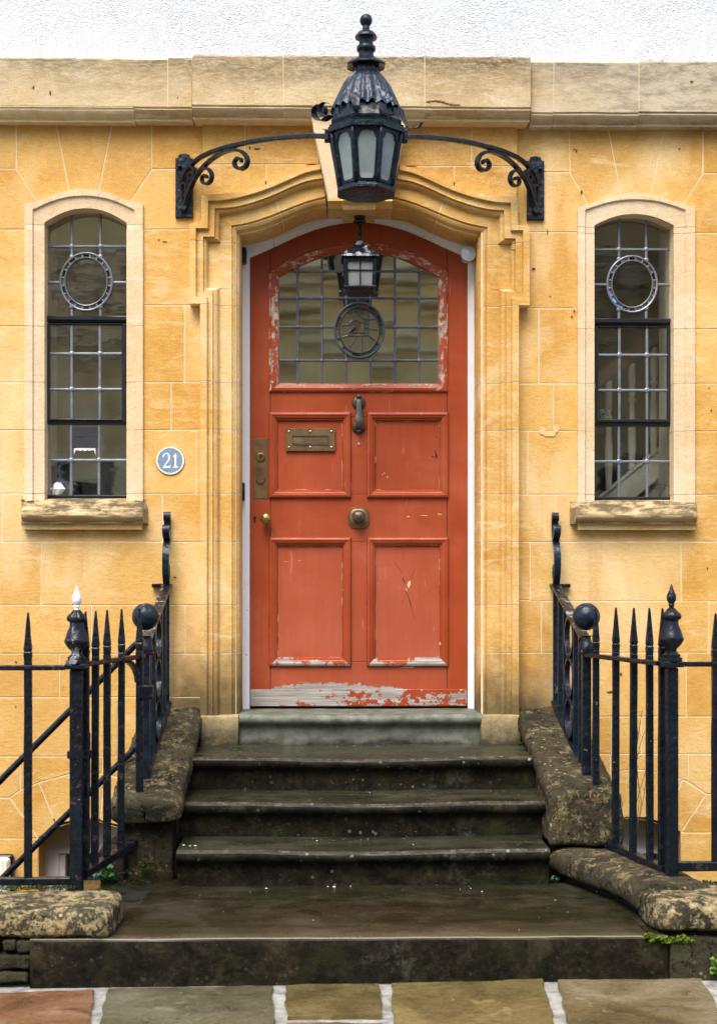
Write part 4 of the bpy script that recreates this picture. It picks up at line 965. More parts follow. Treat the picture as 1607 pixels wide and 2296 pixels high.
# staircase seen through the right window
SD=-0.55
def sq(px,py,d=SD): return P(px,py,d)
st_=thing('staircase','white balusters and brown handrail of stairs behind the right leaded window','staircase',sq(1420,1120))
hr=[sq(1270,908),sq(1345,850),sq(1495,738),sq(1570,684)]
O('handrail',sweep(hr,crect(0.05,0.075,0.014)),M['mahogany'],st_)
O('stringer',sweep([sq(1270,1205),sq(1380,1118),sq(1500,1018),sq(1570,962)],[(-0.02,-0.055),(0.02,-0.055),(0.02,0.05),(0.03,0.05),(0.03,0.062),(-0.03,0.062),(-0.03,0.05),(-0.02,0.05)]),M['ivory'],st_)
V=[sq(1270,1225),sq(1380,1140),sq(1500,1040),sq(1570,985),sq(1570,1250),sq(1270,1250)]
O('stair_panel',slab([(v.x,v.z) for v in V],-SD+0.01,0.02),M['ivory'],st_)
for bx in (1313,1364,1416,1465,1520):
    t=(bx-1270)/300; top=sq(bx,908-t*224+16); bot=sq(bx,1205-t*243-10); h=top.z-bot.z
    pr=[(0.020,0),(0.020,0.05*h),(0.013,0.07*h),(0.019,0.10*h),(0.015,0.14*h),(0.021,0.30*h),(0.020,0.42*h),(0.013,0.62*h),(0.012,0.66*h),(0.020,0.69*h),(0.012,0.72*h),(0.018,0.76*h),(0.018,h)]
    O('baluster',lathe(pr,bot,14),M['ivory'],st_,smooth=True,auto=40)

# ---------------------------------------------------------------- basement windows
def basement(x0,x1,sp,top,gx0,gx1,gy0,label,name='basement_window'):
    d=-0.16; c=(x0+x1)/2
    pts=[(x0-4,2320),(x0-4,sp-26),(c,top-40),(x1+4,sp-26),(x1+4,2320)]
    w_=O(name,slab([q(a,b,d) for a,b in [(x0-30,2330),(x0-30,top-60),(x1+30,top-60),(x1+30,gy0),(x0+30,gy0),(x0+30,2330)]],0.16,0.03),M['white_paint'],house,label=label)
    # reveal
    arcp=crom([(x0,2330),(x0,sp),(x0+(c-x0)*0.40,sp-(sp-top)*0.62),(c,top),(x1-(x1-c)*0.40,sp-(sp-top)*0.62),(x1,sp),(x1,2330)],5)
    O('reveal',loft([[Vector((P(a,b).x,y,P(a,b).z)) for a,b in arcp] for y in (0.0,0.17)]),M['stone'],house)
    # window frame and dark pane
    fr=J(pbox(x0+18,gx0+4,gy0,2330,d+0.008,0.04,0.003),pbox(gx0-2,x1-18,gy0,gy0+10,d+0.012,0.04,0.003),pbox(gx0+4,gx0+18,gy0+10,2330,d+0.0,0.03,0.003),pbox(gx1,x1+30,gy0,2330,d+0.010,0.04,0.003))
    O('frame',fr,M['white_paint'],w_)
    O('pane',pbox(gx0+18,gx1+8,gy0+10,2330,d-0.03,0.004),M['glass'],w_)
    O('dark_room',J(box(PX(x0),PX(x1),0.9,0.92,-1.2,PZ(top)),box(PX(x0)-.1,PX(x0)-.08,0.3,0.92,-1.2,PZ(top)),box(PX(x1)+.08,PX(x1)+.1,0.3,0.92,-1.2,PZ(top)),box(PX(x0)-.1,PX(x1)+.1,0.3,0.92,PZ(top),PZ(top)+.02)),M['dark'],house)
    return w_
bl=basement(87,304,1881,1840,128,300,1905,'left basement window with white frame behind the iron gate')
br=basement(1305,1525,1870,1836,1330,1480,1906,'right basement window with white arched board behind the railing')
# perforated vent in the left basement window
vx=pbox(196,300,1935,1990,-0.15,0.006)
O('vent_mesh',vx,M['dark'],bl)
for i in range(9):
    O('vent_bar',pbox(198+i*11.5,200+i*11.5,1936,1989,-0.148,0.004),M['lead_dark'],bl)
# ================================================================= DOOR
LD=-0.225; LYF=0.225      # face of the leaf
def dq(px,py,d=LD): p=P(px,py,d); return Vector((p.x,-d,p.z))
def dz(v): return (v.x,v.z)
def mirpx(pts): 
    return pts
leafA=crom([(560,578),(606,558),(660,533),(715,512),(765,501),(804,498)],5)
leafA=leafA+[(1608-x,y) for x,y in reversed(leafA[:-1])]
leafA=[(min(max(x,560),1048),y) for x,y in leafA]
glA=crom([(626,621),(667,599),(717,578),(765,567),(804,563)],5); glA=glA+[(1608-x,y) for x,y in reversed(glA[:-1])]; glA=[(min(x,983),y) for x,y in glA]
bdA=crom([(603,608),(650,583),(703,560),(760,547),(804,543)],5); bdA=bdA+[(1608-x,y) for x,y in reversed(bdA[:-1])]; bdA=[(min(x,1004),y) for x,y in bdA]
# white frame: two steps round the leaf
def offs(pts,dy,dx): return [(x+(dx if x>804 else -dx)*abs(x-804)/244,y-dy) for x,y in pts]
def fr_line(pts,xl,xr,y): 
    pl=[(xl,1592)]+pts+[(xr,1592)]
    return [Vector((P(a,b,-y).x,y,P(a,b,-y).z)) for a,b in pl]
fo=offs(leafA,42,30); fm=offs(leafA,14,9); fi=offs(leafA,5,3)
frame=[fr_line(fo,527,1084,0.195),fr_line(fm,551,1058,0.196),fr_line(fm,551,1058,0.203),fr_line(offs(leafA,9,6),554.5,1054,0.205),fr_line(fi,557,1051,0.211),fr_line(leafA,559.5,1048.5,0.213),fr_line(leafA,559.5,1048.5,0.27)]
df=O('door_frame',loft(frame),M['white_wood'],house,smooth=True,auto=25)
# leaf built of stiles and rails
def dslab(poly,y=LYF,dep=0.04,ch=0.0015,g=0.0006): return slab([dz(dq(a,b)) for a,b in poly],y,dep,ch,g)
nL=len(leafA)
iL=[i for i,p in enumerate(leafA) if p[0]<=606]; iR=[i for i,p in enumerate(leafA) if p[0]>=1002]
stL=[(560,1585)]+[leafA[i] for i in iL]+[(606,1585)]
stR=[(1002,1585)]+[leafA[i] for i in iR]+[(1048,1585)]
topr=[leafA[i] for i in range(nL) if 606<=leafA[i][0]<=1002]
topr=topr+[(1002,640),(990,640)]+list(reversed([(x,y-6) for x,y in glA]))+[(618,640),(606,640)]
parts=[dslab(stL),dslab(stR),dslab(topr),dslab(R4(606,1002,866,934)),dslab(R4(606,1002,1108,1214)),dslab(R4(606,1002,1484,1547)),dslab(R4(606,1002,1547,1585)),dslab(R4(778,830,934,1108)),dslab(R4(778,830,1214,1484)),dslab(R4(606,622,640,866)),dslab(R4(987,1002,640,866))]
door=O('door',J(*parts),M['door'],house,label='faded red front door with leaded arched light')
O('weatherboard',bev(pbox(561.5,1047,1546,1584,LD+0.012,0.012),0.002),M['door_board'],door)
for i,(a,b,c,e) in enumerate(((603,787,924,1117),(822,1005,924,1117),(603,787,1205,1494),(822,1005,1205,1494))):
    O('panel',slab([dz(dq(x,y)) for x,y in R4(a+8,b-8,c+8,e-8)],LYF+0.010,0.01),M['door_panel'],door)
    bot=[]
    # raised bolection moulding, four mitred lengths
    pr=[(0,-0.000),(0,-0.006),(1.5,-0.013),(4,-0.016),(7,-0.0155),(8.5,-0.012),(11,-0.0115),(14,-0.007),(15,-0.002),(17.5,-0.0015),(19.5,0.009)]
    cs=[(a,c),(b,c),(b,e),(a,e)]
    sg=[(1,1),(-1,1),(-1,-1),(1,-1)]
    for k in range(4):
        j=(k+1)%4; L=[]
        for off_,y in pr:
            p0=(cs[k][0]+sg[k][0]*off_,cs[k][1]+sg[k][1]*off_); p1=(cs[j][0]+sg[j][0]*off_,cs[j][1]+sg[j][1]*off_)
            g_=0.35
            if k in(0,2): p0=(p0[0]+(g_ if p1[0]>p0[0] else -g_),p0[1]); p1=(p1[0]-(g_ if p1[0]>p0[0] else -g_),p1[1])
            L.append([dq(*p0)+Vector((0,y,0)),dq(*p1)+Vector((0,y,0))])
        O('panel_moulding',loft(L),M['door_mould_low' if (k==2 and i>=2) else 'door_mould'],door,smooth=True,auto=35)
# glazing bead
def bead(outer,inner,mat):
    pr=[(0.0,0.001),(0.02,-0.006),(0.2,-0.013),(0.45,-0.014),(0.6,-0.010),(0.72,-0.009),(0.9,-0.003),(1.0,0.012)]
    L=[]
    for t,y in pr: L.append([dq(*p)+Vector((0,y,0)) for p in mids(outer,inner,t)])
    return O('glazing_bead',loft(L),M[mat],door,smooth=True,auto=35)
bead(bdA,glA,'door_bead')
bead([(603,608.5),(603,700),(603,880)],[(626,621.5),(626,720),(626,859)],'door_bead_v'); bead([(1004,608.5),(1004,700),(1004,880)],[(982,621.5),(982,720),(982,859)],'door_bead_v')
bead([(603.6,880),(1003.4,880)],[(626.6,859),(981.4,859)],'door_bead')
# leaded light
GD=LD-0.012
gv=[618,667,721.5,776,830,885,939,990]; gh=[556,608,668,733,808,866]
oc=(805.6,740); oro=(57.5,64); ori=(43,50)
for i in range(len(gv)-1):
    for j in range(len(gh)-1):
        x0,x1,y0,y1=gv[i],gv[i+1],gh[j],gh[j+1]
        if i in (2,3,4) and j in (2,3):
            far={(2,2):(x0+1,y0+1),(4,2):(x1-1,y0+1),(2,3):(x0+1,y1-1),(4,3):(x1-1,y1-1),(3,2):((x0+x1)/2,y0+1),(3,3):((x0+x1)/2,y1-0.6)}[(i,j)]
            poly=star(far,(x0,x1,y0,y1),oc,oro)
            if len(poly)<3: continue
        else: poly=R4(x0,x1,y0,y1)
        if j==0:
            if i in(0,6): poly=[(x0,600),(x1,600),(x1,608),(x0,608)]
        pane(door,poly,GD,M['glass_door'],tilt=0.0030)
for vx in gv[1:-1]:
    if vx in (776,830):
        t=oc[1]-oro[1]*math.sqrt(1-((vx-oc[0])/oro[0])**2); b_=2*oc[1]-t
        came_bar(door,(vx,556),(vx,t+2),GD,0.0112,'lead_dark'); came_bar(door,(vx,b_-2),(vx,864),GD,0.0112,'lead_dark')
    else: came_bar(door,(vx,560),(vx,864),GD,0.0112,'lead_dark')
for hy in gh[1:-1]:
    if hy==733: came_bar(door,(620,hy),(oc[0]-oro[0]+1,hy),GD,0.0105,'lead_dark'); came_bar(door,(oc[0]+oro[0]-1,hy),(988,hy),GD,0.0105,'lead_dark')
    else: came_bar(door,(620,hy),(988,hy),GD,0.0105,'lead_dark')
so=O('solder_joints',J(*[solder(door,(vx,hy),GD,0.011,'lead') for vx in gv[1:-1] for hy in gh[1:-1] if not (vx in(776,830) and hy==733)]),M['lead_dark'],door,smooth=True); so['kind']='stuff'
# stained glass oval with the figure 21
ring_came(door,oc,oro,(oro[0]-4.6,oro[1]-4.6),GD+0.002,'lead_dark'); ring_came(door,oc,(ori[0]+3.4,ori[1]+3.4),ori,GD+0.002,'lead_dark')
# segments: (start angle, end angle, colour) clockwise from 12 o'clock
segs=[(-6,24,'orange'),(24,46,'red'),(52,74,'navy'),(74,97,'green'),(97,122,'amber'),(122,146,'teal'),(146,176,'green'),(176,200,'red'),(200,228,'grey'),(228,252,'olive'),(252,274,'clear'),(274,302,'brown'),(302,326,'amber'),(326,354,'green'),(46,52,'navy')]
for a0,a1,cn in segs:
    seg_pane(door,oc,(oro[0]-3,oro[1]-3),(ori[0]+2.5,ori[1]+2.5),a0+1.0,a1-1.0,GD-0.001,M['glass_tex'] if cn=='clear' else CG[cn])
    came_bar(door,ell(oc,(oro[0]-2,oro[1]-2),a0,360),ell(oc,(ori[0]+1,ori[1]+1),a0,360),GD+0.001,0.008,'lead_dark')
pane(door,[ell(oc,ori,k,40) for k in range(40)],GD-0.002,M['glass_tex'],tilt=0.0005)
def f(px,py): return (700.7+px*0.1395,644.6+py*0.1395)   # zoomed detail -> photograph
def poly_pane(pts,cn): pane(door,[f(*p) for p in pts],GD+0.0005,CG[cn],'coloured_pane',0.0004)
poly_pane([(590,600),(600,575),(625,545),(665,530),(668,560),(640,570),(612,600)],'olive')
poly_pane([(672,530),(710,535),(742,560),(752,600),(735,640),(712,655),(695,625),(705,600),(700,575),(672,562)],'orange')
poly_pane([(690,640),(708,660),(690,685),(660,710),(585,748),(600,710),(640,675)],'red')
poly_pane([(650,735),(780,735),(780,765),(600,765)],'amber')
poly_pane([(840,520),(885,515),(885,575),(835,565)],'olive'); poly_pane([(850,590),(885,588),(885,640),(850,640)],'amber'); poly_pane([(850,655),(885,655),(885,770),(848,765)],'olive')
def fig(pts,w=0.0052):
    for a,b in zip(pts[:-1],pts[1:]): came_bar(door,f(*a),f(*b),GD+0.0012,w,'lead_dark',0.006)
fig([(470,605),(575,600),(600,560),(640,530),(680,520),(725,530),(758,570),(752,620),(725,665),(690,695),(640,735),(570,770),(480,800)])
fig([(575,600),(615,605),(640,580),(672,568),(695,590),(690,625),(640,660),(590,705),(565,765)])
fig([(570,772),(800,778),(895,772)]); fig([(650,725),(830,725)]); fig([(835,565),(830,770)]); fig([(893,380),(905,500),(895,660),(893,772)])
fig([(760,560),(825,555),(835,510),(905,515),(1005,510)]); fig([(680,360),(830,505)]); fig([(655,360),(655,520)]); fig([(895,660),(1045,675)]); fig([(905,780),(1000,860)]); fig([(800,780),(790,1025)]); fig([(712,790),(590,960)]); fig([(690,625),(720,690)]); fig([(725,178),(730,230)],0.008); fig([(830,580),(893,580)]); fig([(835,645),(893,645)])
# dim hall card on the sill inside
o=O('card_slip',box(dq(627,0).x,dq(688,0).x,LYF+0.055,LYF+0.06,dq(0,862).z,dq(0,851).z),M['paper'],None); setp(o,'small white card lying inside at the foot of the door glass','card')
# ---------------------------------------------------------------- door furniture
def ring_at(px,py,prof,mat,name,seg=28,parent=door,d=LD,smooth=True):
    c=dq(px,py,d); return O(name,lathe(prof,(c.x,c.y,c.z),seg,'y'),M[mat],parent,smooth=smooth,auto=40)
# letter plate
O('letter_plate',bev(pbox(640,751,960,1011,LD+0.004,0.006),0.0015),M['brass_dull'],door)
a=J(pbox(655,736,975.5,978,LD+0.009,0.006),pbox(655,736,994,997,LD+0.007,0.004),pbox(655,657.5,978,994,LD+0.007,0.004),pbox(733.5,736,978,994,LD+0.007,0.004))
O('letter_flap_rim',a,M['verdigris'],door); O('letter_flap',bev(pbox(657.5,733.5,978,994,LD+0.0055,0.003),0.0008),M['brass_dull'],door)
for px in (648,695.5,743):
    for py in (967.5,1003): ring_at(px,py,[(0.0055,0),(0.0055,0.006),(0.004,0.0075),(0.0005,0.008)],'steel','screw',10)
# lock plate with cylinder and escutcheon
O('lock_plate',bev(pbox(568,600.5,983,1118,LD+0.003,0.004),0.001),M['brass_dull'],door)
ring_at(584,1025,[(0.021,0.003),(0.021,0.007),(0.0195,0.010),(0.015,0.011),(0.0145,0.006),(0.0005,0.006)],'brass','lock_cylinder')
c=dq(584,1028,LD); O('lock_barrel',bev(box(c.x-0.007,c.x+0.007,c.y-0.010,c.y-0.005,c.z-0.011,c.z+0.019),0.004,3),M['bronze'],door)
O('keyhole',box(c.x-0.0012,c.x+0.0012,c.y-0.0112,c.y-0.009,c.z-0.007,c.z+0.004),M['steel'],door)
ring_at(584,1076,[(0.020,0.003),(0.020,0.006),(0.018,0.0085),(0.0005,0.009)],'brass_dull','escutcheon')
# knob, keyhole, spyhole
ring_at(597,1164,[(0.016,0.0),(0.016,0.004),(0.009,0.008),(0.009,0.022),(0.016,0.027),(0.024,0.036),(0.0265,0.046),(0.024,0.056),(0.015,0.063),(0.0005,0.066)],'brass','door_knob')
c=dq(571,1164); O('keyhole',J(lathe([(0.006,0),(0.006,0.0008),(0.0004,0.0008)],(c.x,c.y,c.z+0.008),12,'y'),box(c.x-0.004,c.x+0.004,c.y-0.0008,c.y,c.z-0.016,c.z+0.008)),M['dark'],door)
ring_at(804.5,995,[(0.006,0),(0.006,0.003),(0.004,0.0045),(0.0004,0.003)],'steel','spyhole',14)
# rounded-square centre knob
def sqlathe(prof,c,n=40,e=0.55):
    V=[];F=[]
    for r,h in prof:
        for k in range(n):
            a=2*math.pi*k/n; ca,sa=math.cos(a),math.sin(a)
            m=(abs(ca)**(2/e)+abs(sa)**(2/e))**(-e/2)
            V.append(Vector((c.x+r*m*ca,c.y-h,c.z+r*m*sa)))
    for i in range(len(prof)-1):
        for k in range(n): j=(k+1)%n; F.append((i*n+k,i*n+j,(i+1)*n+j,(i+1)*n+k))
    F.append(tuple((len(prof)-1)*n+k for k in range(n))); return V,F
c=dq(804,1161)
O('centre_knob_plate',sqlathe([(0.051,0),(0.051,0.004),(0.048,0.007),(0.044,0.0065),(0.042,0.009),(0.034,0.013),(0.030,0.013)],c,e=0.72),M['brass_dull'],door,smooth=True,auto=35)
O('centre_knob',sqlathe([(0.018,0.012),(0.019,0.03),(0.025,0.036),(0.0265,0.044),(0.0255,0.056),(0.022,0.061),(0.001,0.063)],c,e=0.62),M['bronze'],door,smooth=True,auto=50)
# knocker
kn=O('knocker',J(lathe([(0.031,0),(0.031,0.004),(0.028,0.008),(0.018,0.012),(0.010,0.012),(0.0005,0.012)],dq(804,903),26,'y'),lathe([(0.031,0),(0.031,0.004),(0.028,0.008),(0.018,0.011),(0.012,0.018),(0.0005,0.018)],dq(804,958),26,'y')),M['bronze'],door,smooth=True,auto=40)
path=[]
for py,o_,w_ in ((892,0.020,1),(900,0.030,1),(910,0.030,0.9),(922,0.029,1.0),(934,0.034,1.35),(944,0.038,1.45),(953,0.036,1.1),(961,0.026,0.7)):
    p=dq(804,py); path.append((p+Vector((0,-o_,0)),w_))
L=[]
for p,w_ in path:
    ww=0.0135*w_; L.append([p+Vector((ww*math.cos(2*math.pi*k/16)*(1+0.07*math.cos(5*2*math.pi*k/16)),0.0085*math.sin(2*math.pi*k/16),0)) for k in range(16)])
O('knocker_handle',loft(L,closed=True,caps=True),M['verdigris'],kn,smooth=True,auto=60)
c=dq(804,891); O('knocker_pivot',J(lathe([(0.010,0.010),(0.011,0.030),(0.0005,0.034)],c,14,'y'),sphere(c+Vector((0,-0.033,0)),0.0125,14,8,0.5)),M['verdigris'],kn,smooth=True)
c=dq(804,968); O('knocker_stud',J(lathe([(0.008,0.008),(0.009,0.022),(0.0005,0.026)],c,12,'y'),sphere(c+Vector((0,-0.024,0)),0.011,12,8,0.35)),M['verdigris'],kn,smooth=True)
# wear on the door: raised flakes and splits in the paint
def flake(px,py,w,h,mat,rot=0.0):
    c=dq(px,py); V=[]; n=9
    for k in range(n):
        a=2*math.pi*k/n; r=random.uniform(0.55,1.0); x=w*r*math.cos(a); z=h*r*math.sin(a)
        V.append(Vector((c.x+x*math.cos(rot)-z*math.sin(rot),c.y-0.0008,c.z+x*math.sin(rot)+z*math.cos(rot))))
    return V,[tuple(range(n))]
pale=simple('bare pale primer',(0.62,0.50,0.28),0.8); 
fl=[]; dk=[]
for px,py,w,h,r in ((917,1310,0.008,0.024,-0.25),(911,1322,0.003,0.012,0.5),(986,1443,0.004,0.010,0),(779,1350,0.005,0.012,0),(770,1322,0.005,0.006,0),(858,1063,0.002,0.005,0),(862,1060,0.002,0.005,.3),(868,1069,0.002,0.008,-.6),(850,1220,0.012,0.003,0),(950,1156,0.025,0.0022,-.05),(915,1158,0.012,0.0025,0),(985,1153,0.016,0.002,-.1),(640,1259,0.014,0.001,0),(672,1257,0.010,0.001,0),(908,1497,0.03,0.0025,0),(922,1497,0.012,0.004,0)):
    v=flake(px,py,w,h,None,r); y_=0.010 if 840<px<985 and (943<py<1100 or 1222<py<1478) or (622<px<770 and 1222<py<1478) else 0.0
    fl.append(mv(v,y=y_))
for px,py,w,h,r in ((906,1303,0.003,0.022,0.45),(916,1340,0.0012,0.06,0.35),(924,1368,0.001,0.06,0.3),(905,1345,0.0007,0.05,-.35),(925,1290,0.0007,0.05,-.45),(893,1272,0.0007,0.05,0.6),(978,1022,0.005,0.022,0.1),(976,1012,0.003,0.008,0.8),(971,1024,0.008,0.003,-.2),(978,980,0.0035,0.0035,0),(851,1068,0.003,0.003,0)):
    dk.append(mv(flake(px,py,w,h,None,r),y=0.0098))
for px in (606,1002):
    for y0,y1 in ((890,923),(1118,1204),(1495,1546)):
        a=dq(px,y0); b=dq(px,y1); dk.append(([a+Vector((-0.0011,-0.0004,0)),a+Vector((0.0008,-0.0004,0)),b+Vector((0.0010,-0.0004,0)),b+Vector((-0.0008,-0.0004,0))],[(0,1,2,3)]))
setp(O('paint_chip',J(*fl),pale,door,weld=False),kind='stuff'); setp(O('paint_crack',J(*dk),M['dark'],door,weld=False),kind='stuff')
wl_=[];wd_=[]; rs=random.Random(21)
for (a,b,c,e) in ((603,787,924,1117),(822,1005,924,1117),(603,787,1205,1494),(822,1005,1205,1494)):
    for (ox,oy,vert,rim) in ((a+20,None,1,0),(b-20,None,1,0),(None,c+20,0,0),(None,e-20,0,0),(a-0.4,None,1,1),(b+0.4,None,1,1),(None,e+0.6,0,1),(None,c-0.6,0,1)):
        lo,hi=((c+20,e-20) if vert else (a+20,b-20)) if not rim else ((c,e) if vert else (a,b)); t=lo
        while t<hi:
            L_=rs.uniform(3,26); 
            if rs.random()<(0.42 if not rim else 0.20):
                w_=rs.uniform(0.3,0.85); t1=min(t+L_,hi); yy=0.0085 if not rim else -0.0007
                pts=[]; n_=4
                for i in range(n_+1): pts.append((t+(t1-t)*i/n_, w_*rs.uniform(0.2,1.0)))
                quad=[]; V_=[]; F_=[]
                for s_,hw in pts:
                    for sg_ in (-1,1):
                        p_=dq(ox+sg_*hw*0.7,s_) if vert else dq(s_,oy+sg_*hw*0.7); V_.append(p_+Vector((0,yy,0)))
                F_=[(2*i,2*i+1,2*i+3,2*i+2) for i in range(n_)]
                (wl_ if rs.random()<(0.55 if not rim else 0.25) else wd_).append((V_,F_))
            t+=L_
setp(O('worn_edge',J(*wl_),simple('worn paint edge',(0.62,0.47,0.38),0.8),door,weld=False),kind='stuff'); setp(O('paint_gap',J(*wd_),M['dark'],door,weld=False),kind='stuff')
# ---------------------------------------------------------------- little things on the frame
c=P(1050,568,-0.10)
o=thing('door_sensor','round clear grey sensor dome at the top right corner of the red door frame','sensor',c)
O('dome',lathe([(0.034,-0.03),(0.035,0.0),(0.034,0.004),(0.018,0.010),(0.0005,0.017)],c,30,'y'),M['sensor'],o,smooth=True,auto=50)
O('mount',lathe([(0.02,-0.11),(0.02,-0.03),(0.0005,-0.03)],c,16,'y'),M['white_paint'],o,smooth=True,auto=50)
c=P(547,573,-0.17); o=O('contact_box',bev(box(c.x-0.012,c.x+0.012,c.y-0.018,c.y+0.028,c.z-0.036,c.z+0.036),0.006,2),M['black'],None,smooth=True,auto=40)
setp(o,'small black box at the top left corner of the white door frame','alarm contact')
c=P(544,1102,-0.17); o=O('doorbell',bev(box(c.x-0.008,c.x+0.009,c.y-0.012,c.y+0.028,c.z-0.042,c.z+0.042),0.006,2),M['black'],None,smooth=True,auto=40)
setp(o,'slim black bell push halfway up the left white door frame','doorbell')
# ---------------------------------------------------------------- number plaque
c=P(381.5,1032.5,0.004); rp=0.0645
pl=thing('house_number','round slate blue painted plaque reading 21 on the wall left of the door','house number',c)
O('plate',lathe([(rp,-0.004),(rp,0.001),(rp-0.001,0.002),(0.0005,0.002)],c,64,'y'),M['plaque'],pl)
L=[]
for k in range(65):
    a=2*math.pi*k/64; L.append([Vector((c.x+r*math.cos(a),c.y-0.0024,c.z+r*math.sin(a))) for r in (rp*0.865,rp*0.965)])
O('border',loft(L),M['cream_paint'],pl)
def gl(pts): # zoom pixel -> plaque plane
    s=rp/537.0
    return [Vector((c.x+(x-727)*s,c.y-0.0028,c.z-(y-733)*s)) for x,y in pts]
two_o=crom([(448,612),(455,560),(475,515),(520,470),(580,450),(640,460),(690,500),(720,560),(728,620),(712,690),(670,755),(620,825),(575,885),(545,930)],3)
two_i=crom([(478,618),(480,600),(500,550),(540,505),(575,487),(615,500),(645,535),(660,580),(662,620),(655,680),(630,735),(580,815),(520,905),(460,990)],3)
bq=[two_i,two_o]
V=gl(two_o)+gl(two_i); n=len(two_o); F=[(i,i+1,n+i+1,n+i) for i in range(n-1)]
k=len(V); V+=gl([(545,930),(545,945),(700,938),(725,915),(738,885),(752,888),(735,1003),(458,1015),(460,990)]); F.append(tuple(range(k,k+9)))
O('numeral_two',(V,F),M['white_letter'],pl,weld=False)
V=gl([(935,462),(955,468),(960,560),(955,800),(955,925),(965,950),(1015,958),(1015,998),(830,998),(830,965),(875,955),(888,930),(890,800),(890,620),(872,592),(825,588),(820,570),(865,548),(910,505)])
O('numeral_one',(V,[tuple(range(len(V)))]),M['white_letter'],pl,weld=False)
# ================================================================= STEPS
ZP=0.131     # landing
steps=thing('front_steps','worn wet dark stone steps rising to the red door','steps',(XC,-0.9,0))
def nosed_step(x0,x1,dn,db,zt,rise,mat,seed,name='step',wear=0.010,lip=0.052,over=0.028):
    # profile in (d, z): back of tread -> nosing roll -> under-cut -> riser
    pr=[(db,zt+0.002),(db+(dn-db)*0.25,zt+0.001),(db+(dn-db)*0.5,zt),(db+(dn-db)*0.75,zt-0.001),(dn-0.030,zt-0.002)]
    for k in range(1,10):
        a=math.pi/2-math.pi*k/9
        pr.append((dn-lip/2+lip/2*math.cos(a)*1.0,zt-lip/2+lip/2*math.sin(a)))
    pr+=[(dn-over,zt-lip-0.003),(dn-over-0.004,zt-lip-0.02),(dn-over-0.004,zt-rise*0.7),(dn-over-0.003,zt-rise-0.01)]
    k=int((x1-x0)/0.028); L=[]
    for i in range(k+1):
        x=x0+(x1-x0)*i/k; t=(x-x0)/(x1-x0)
        dip=wear*math.sin(math.pi*min(max((t-0.1)/0.8,0),1))**2
        row=[]
        for j,(d,z) in enumerate(pr):
            n1=mn.noise(Vector((x*6+seed,z*7,d*5)))*0.004+mn.noise(Vector((x*22,z*24,d*20+seed)))*0.0022
            up=1.0 if j<9 else 0.35
            row.append(Vector((x,-(d+n1),z-dip*up*(0.4+0.6*min(1,max(0,(d-db)/(dn-db))))+n1*0.5)))
        L.append(row)
    o=O(name,loft(L),M[mat],steps,smooth=True,auto=60); return o
XS0,XS1=-0.565,0.862
nosed_step(XS0-0.02,XS1+0.02,0.515,-0.02,0.551,0.14,'step',1.0)
nosed_step(XS0-0.02,XS1+0.02,0.82,0.44,0.411,0.14,'step',2.3)
nosed_step(-0.555,0.836,1.075,0.74,0.271,0.145,'step',4.1)
# threshold
tx0,tx1=PX(536,0.06),PX(1081,0.06)
nosed_step(tx0,tx1,0.065,-0.32,PZ(1601,0.06),0.15,'threshold',6.5,'threshold',wear=0.004,lip=0.050,over=0.030)
# landing slab
XA,XB=PX(67,1.84),PX(1498,1.84)
V=[]; 
def slab_grid(x0,x1,d0,d1,zt,zb,mat,name,seed,parent,edge=0.008):
    pr=[(d0,zt),*[(d0+(d1-edge-d0)*i/14,zt) for i in range(1,15)],(d1-edge*0.3,zt-edge*0.3),(d1,zt-edge),(d1,zt-0.05),(d1,(zt+zb)/2),(d1,zb)]
    k=int((x1-x0)/0.035); L=[]
    for i in range(k+1):
        x=x0+(x1-x0)*i/k; row=[]
        for j,(d,z) in enumerate(pr):
            n1=mn.noise(Vector((x*5+seed,z*6,d*4)))*0.0035+mn.noise(Vector((x*19,z*20,d*18+seed)))*0.0014
            row.append(Vector((x,-(d+(n1 if j>13 else 0)),z+n1*(0.8 if j<16 else 0.2))))
        L.append(row)
    L=[L[0][:]]+L+[L[-1][:]]
    L[0]=[Vector((v.x,v.y,-0.05)) for v in L[0]]; L[-1]=[Vector((v.x,v.y,-0.05)) for v in L[-1]]
    return O(name,loft(L),M[mat],parent,smooth=True,auto=40)
slab_grid(XA,XB,0.92,1.84,ZP,-0.04,'landing','landing',3.3,steps)
# white droppings and chips that lie on the treads
V=[];F=[]
def chip(x,d,z,s,el=1.0):
    n0=len(V); m=6; rr=random.uniform(0,3)
    for k in range(m):
        a=rr+2*math.pi*k/m; V.append(Vector((x+s*el*random.uniform(.6,1)*math.cos(a),-(d+s*random.uniform(.6,1)*math.sin(a)),z+random.uniform(0,.3)*s)))
    V.append(Vector((x,-d,z+s*0.5))); F.extend([(n0+k,n0+(k+1)%m,n0+m) for k in range(m)])
for _ in range(9): chip(PX(422,1.0)+random.uniform(-.03,.03),0.965+random.uniform(-.02,.02),0.267,random.uniform(.005,.011),1.6)
for i in range(85):
    k=random.choice([0,0,1,1,2,2,3,3,3])
    if k<3:
        z=(0.551,0.411,0.271)[k]; db=(0.05,0.50,0.80)[k]; dn=(0.48,0.79,1.04)[k]
        d=db+0.012+abs(random.gauss(0,0.018)) if random.random()<0.75 else random.uniform(db,dn)
        chip(random.uniform(XS0+.03,XS1-.03),d,z-0.004,random.choice([.0015,.002,.0025,.003,.004]))
    else: chip(random.uniform(-0.5,0.85),1.06+abs(random.gauss(0,.06)) if random.random()<.5 else random.uniform(1.1,1.8),ZP+0.001,random.choice([.0015,.002,.003,.004]))
chip(PX(749,1.06),1.08,ZP+.002,.009); chip(PX(598,1.06),1.1,ZP+.002,.006)
setp(O('paint_flakes',(V,F),M['flake'],None,weld=False),'white specks and paint flakes scattered on the wet steps','flakes',kind='stuff')

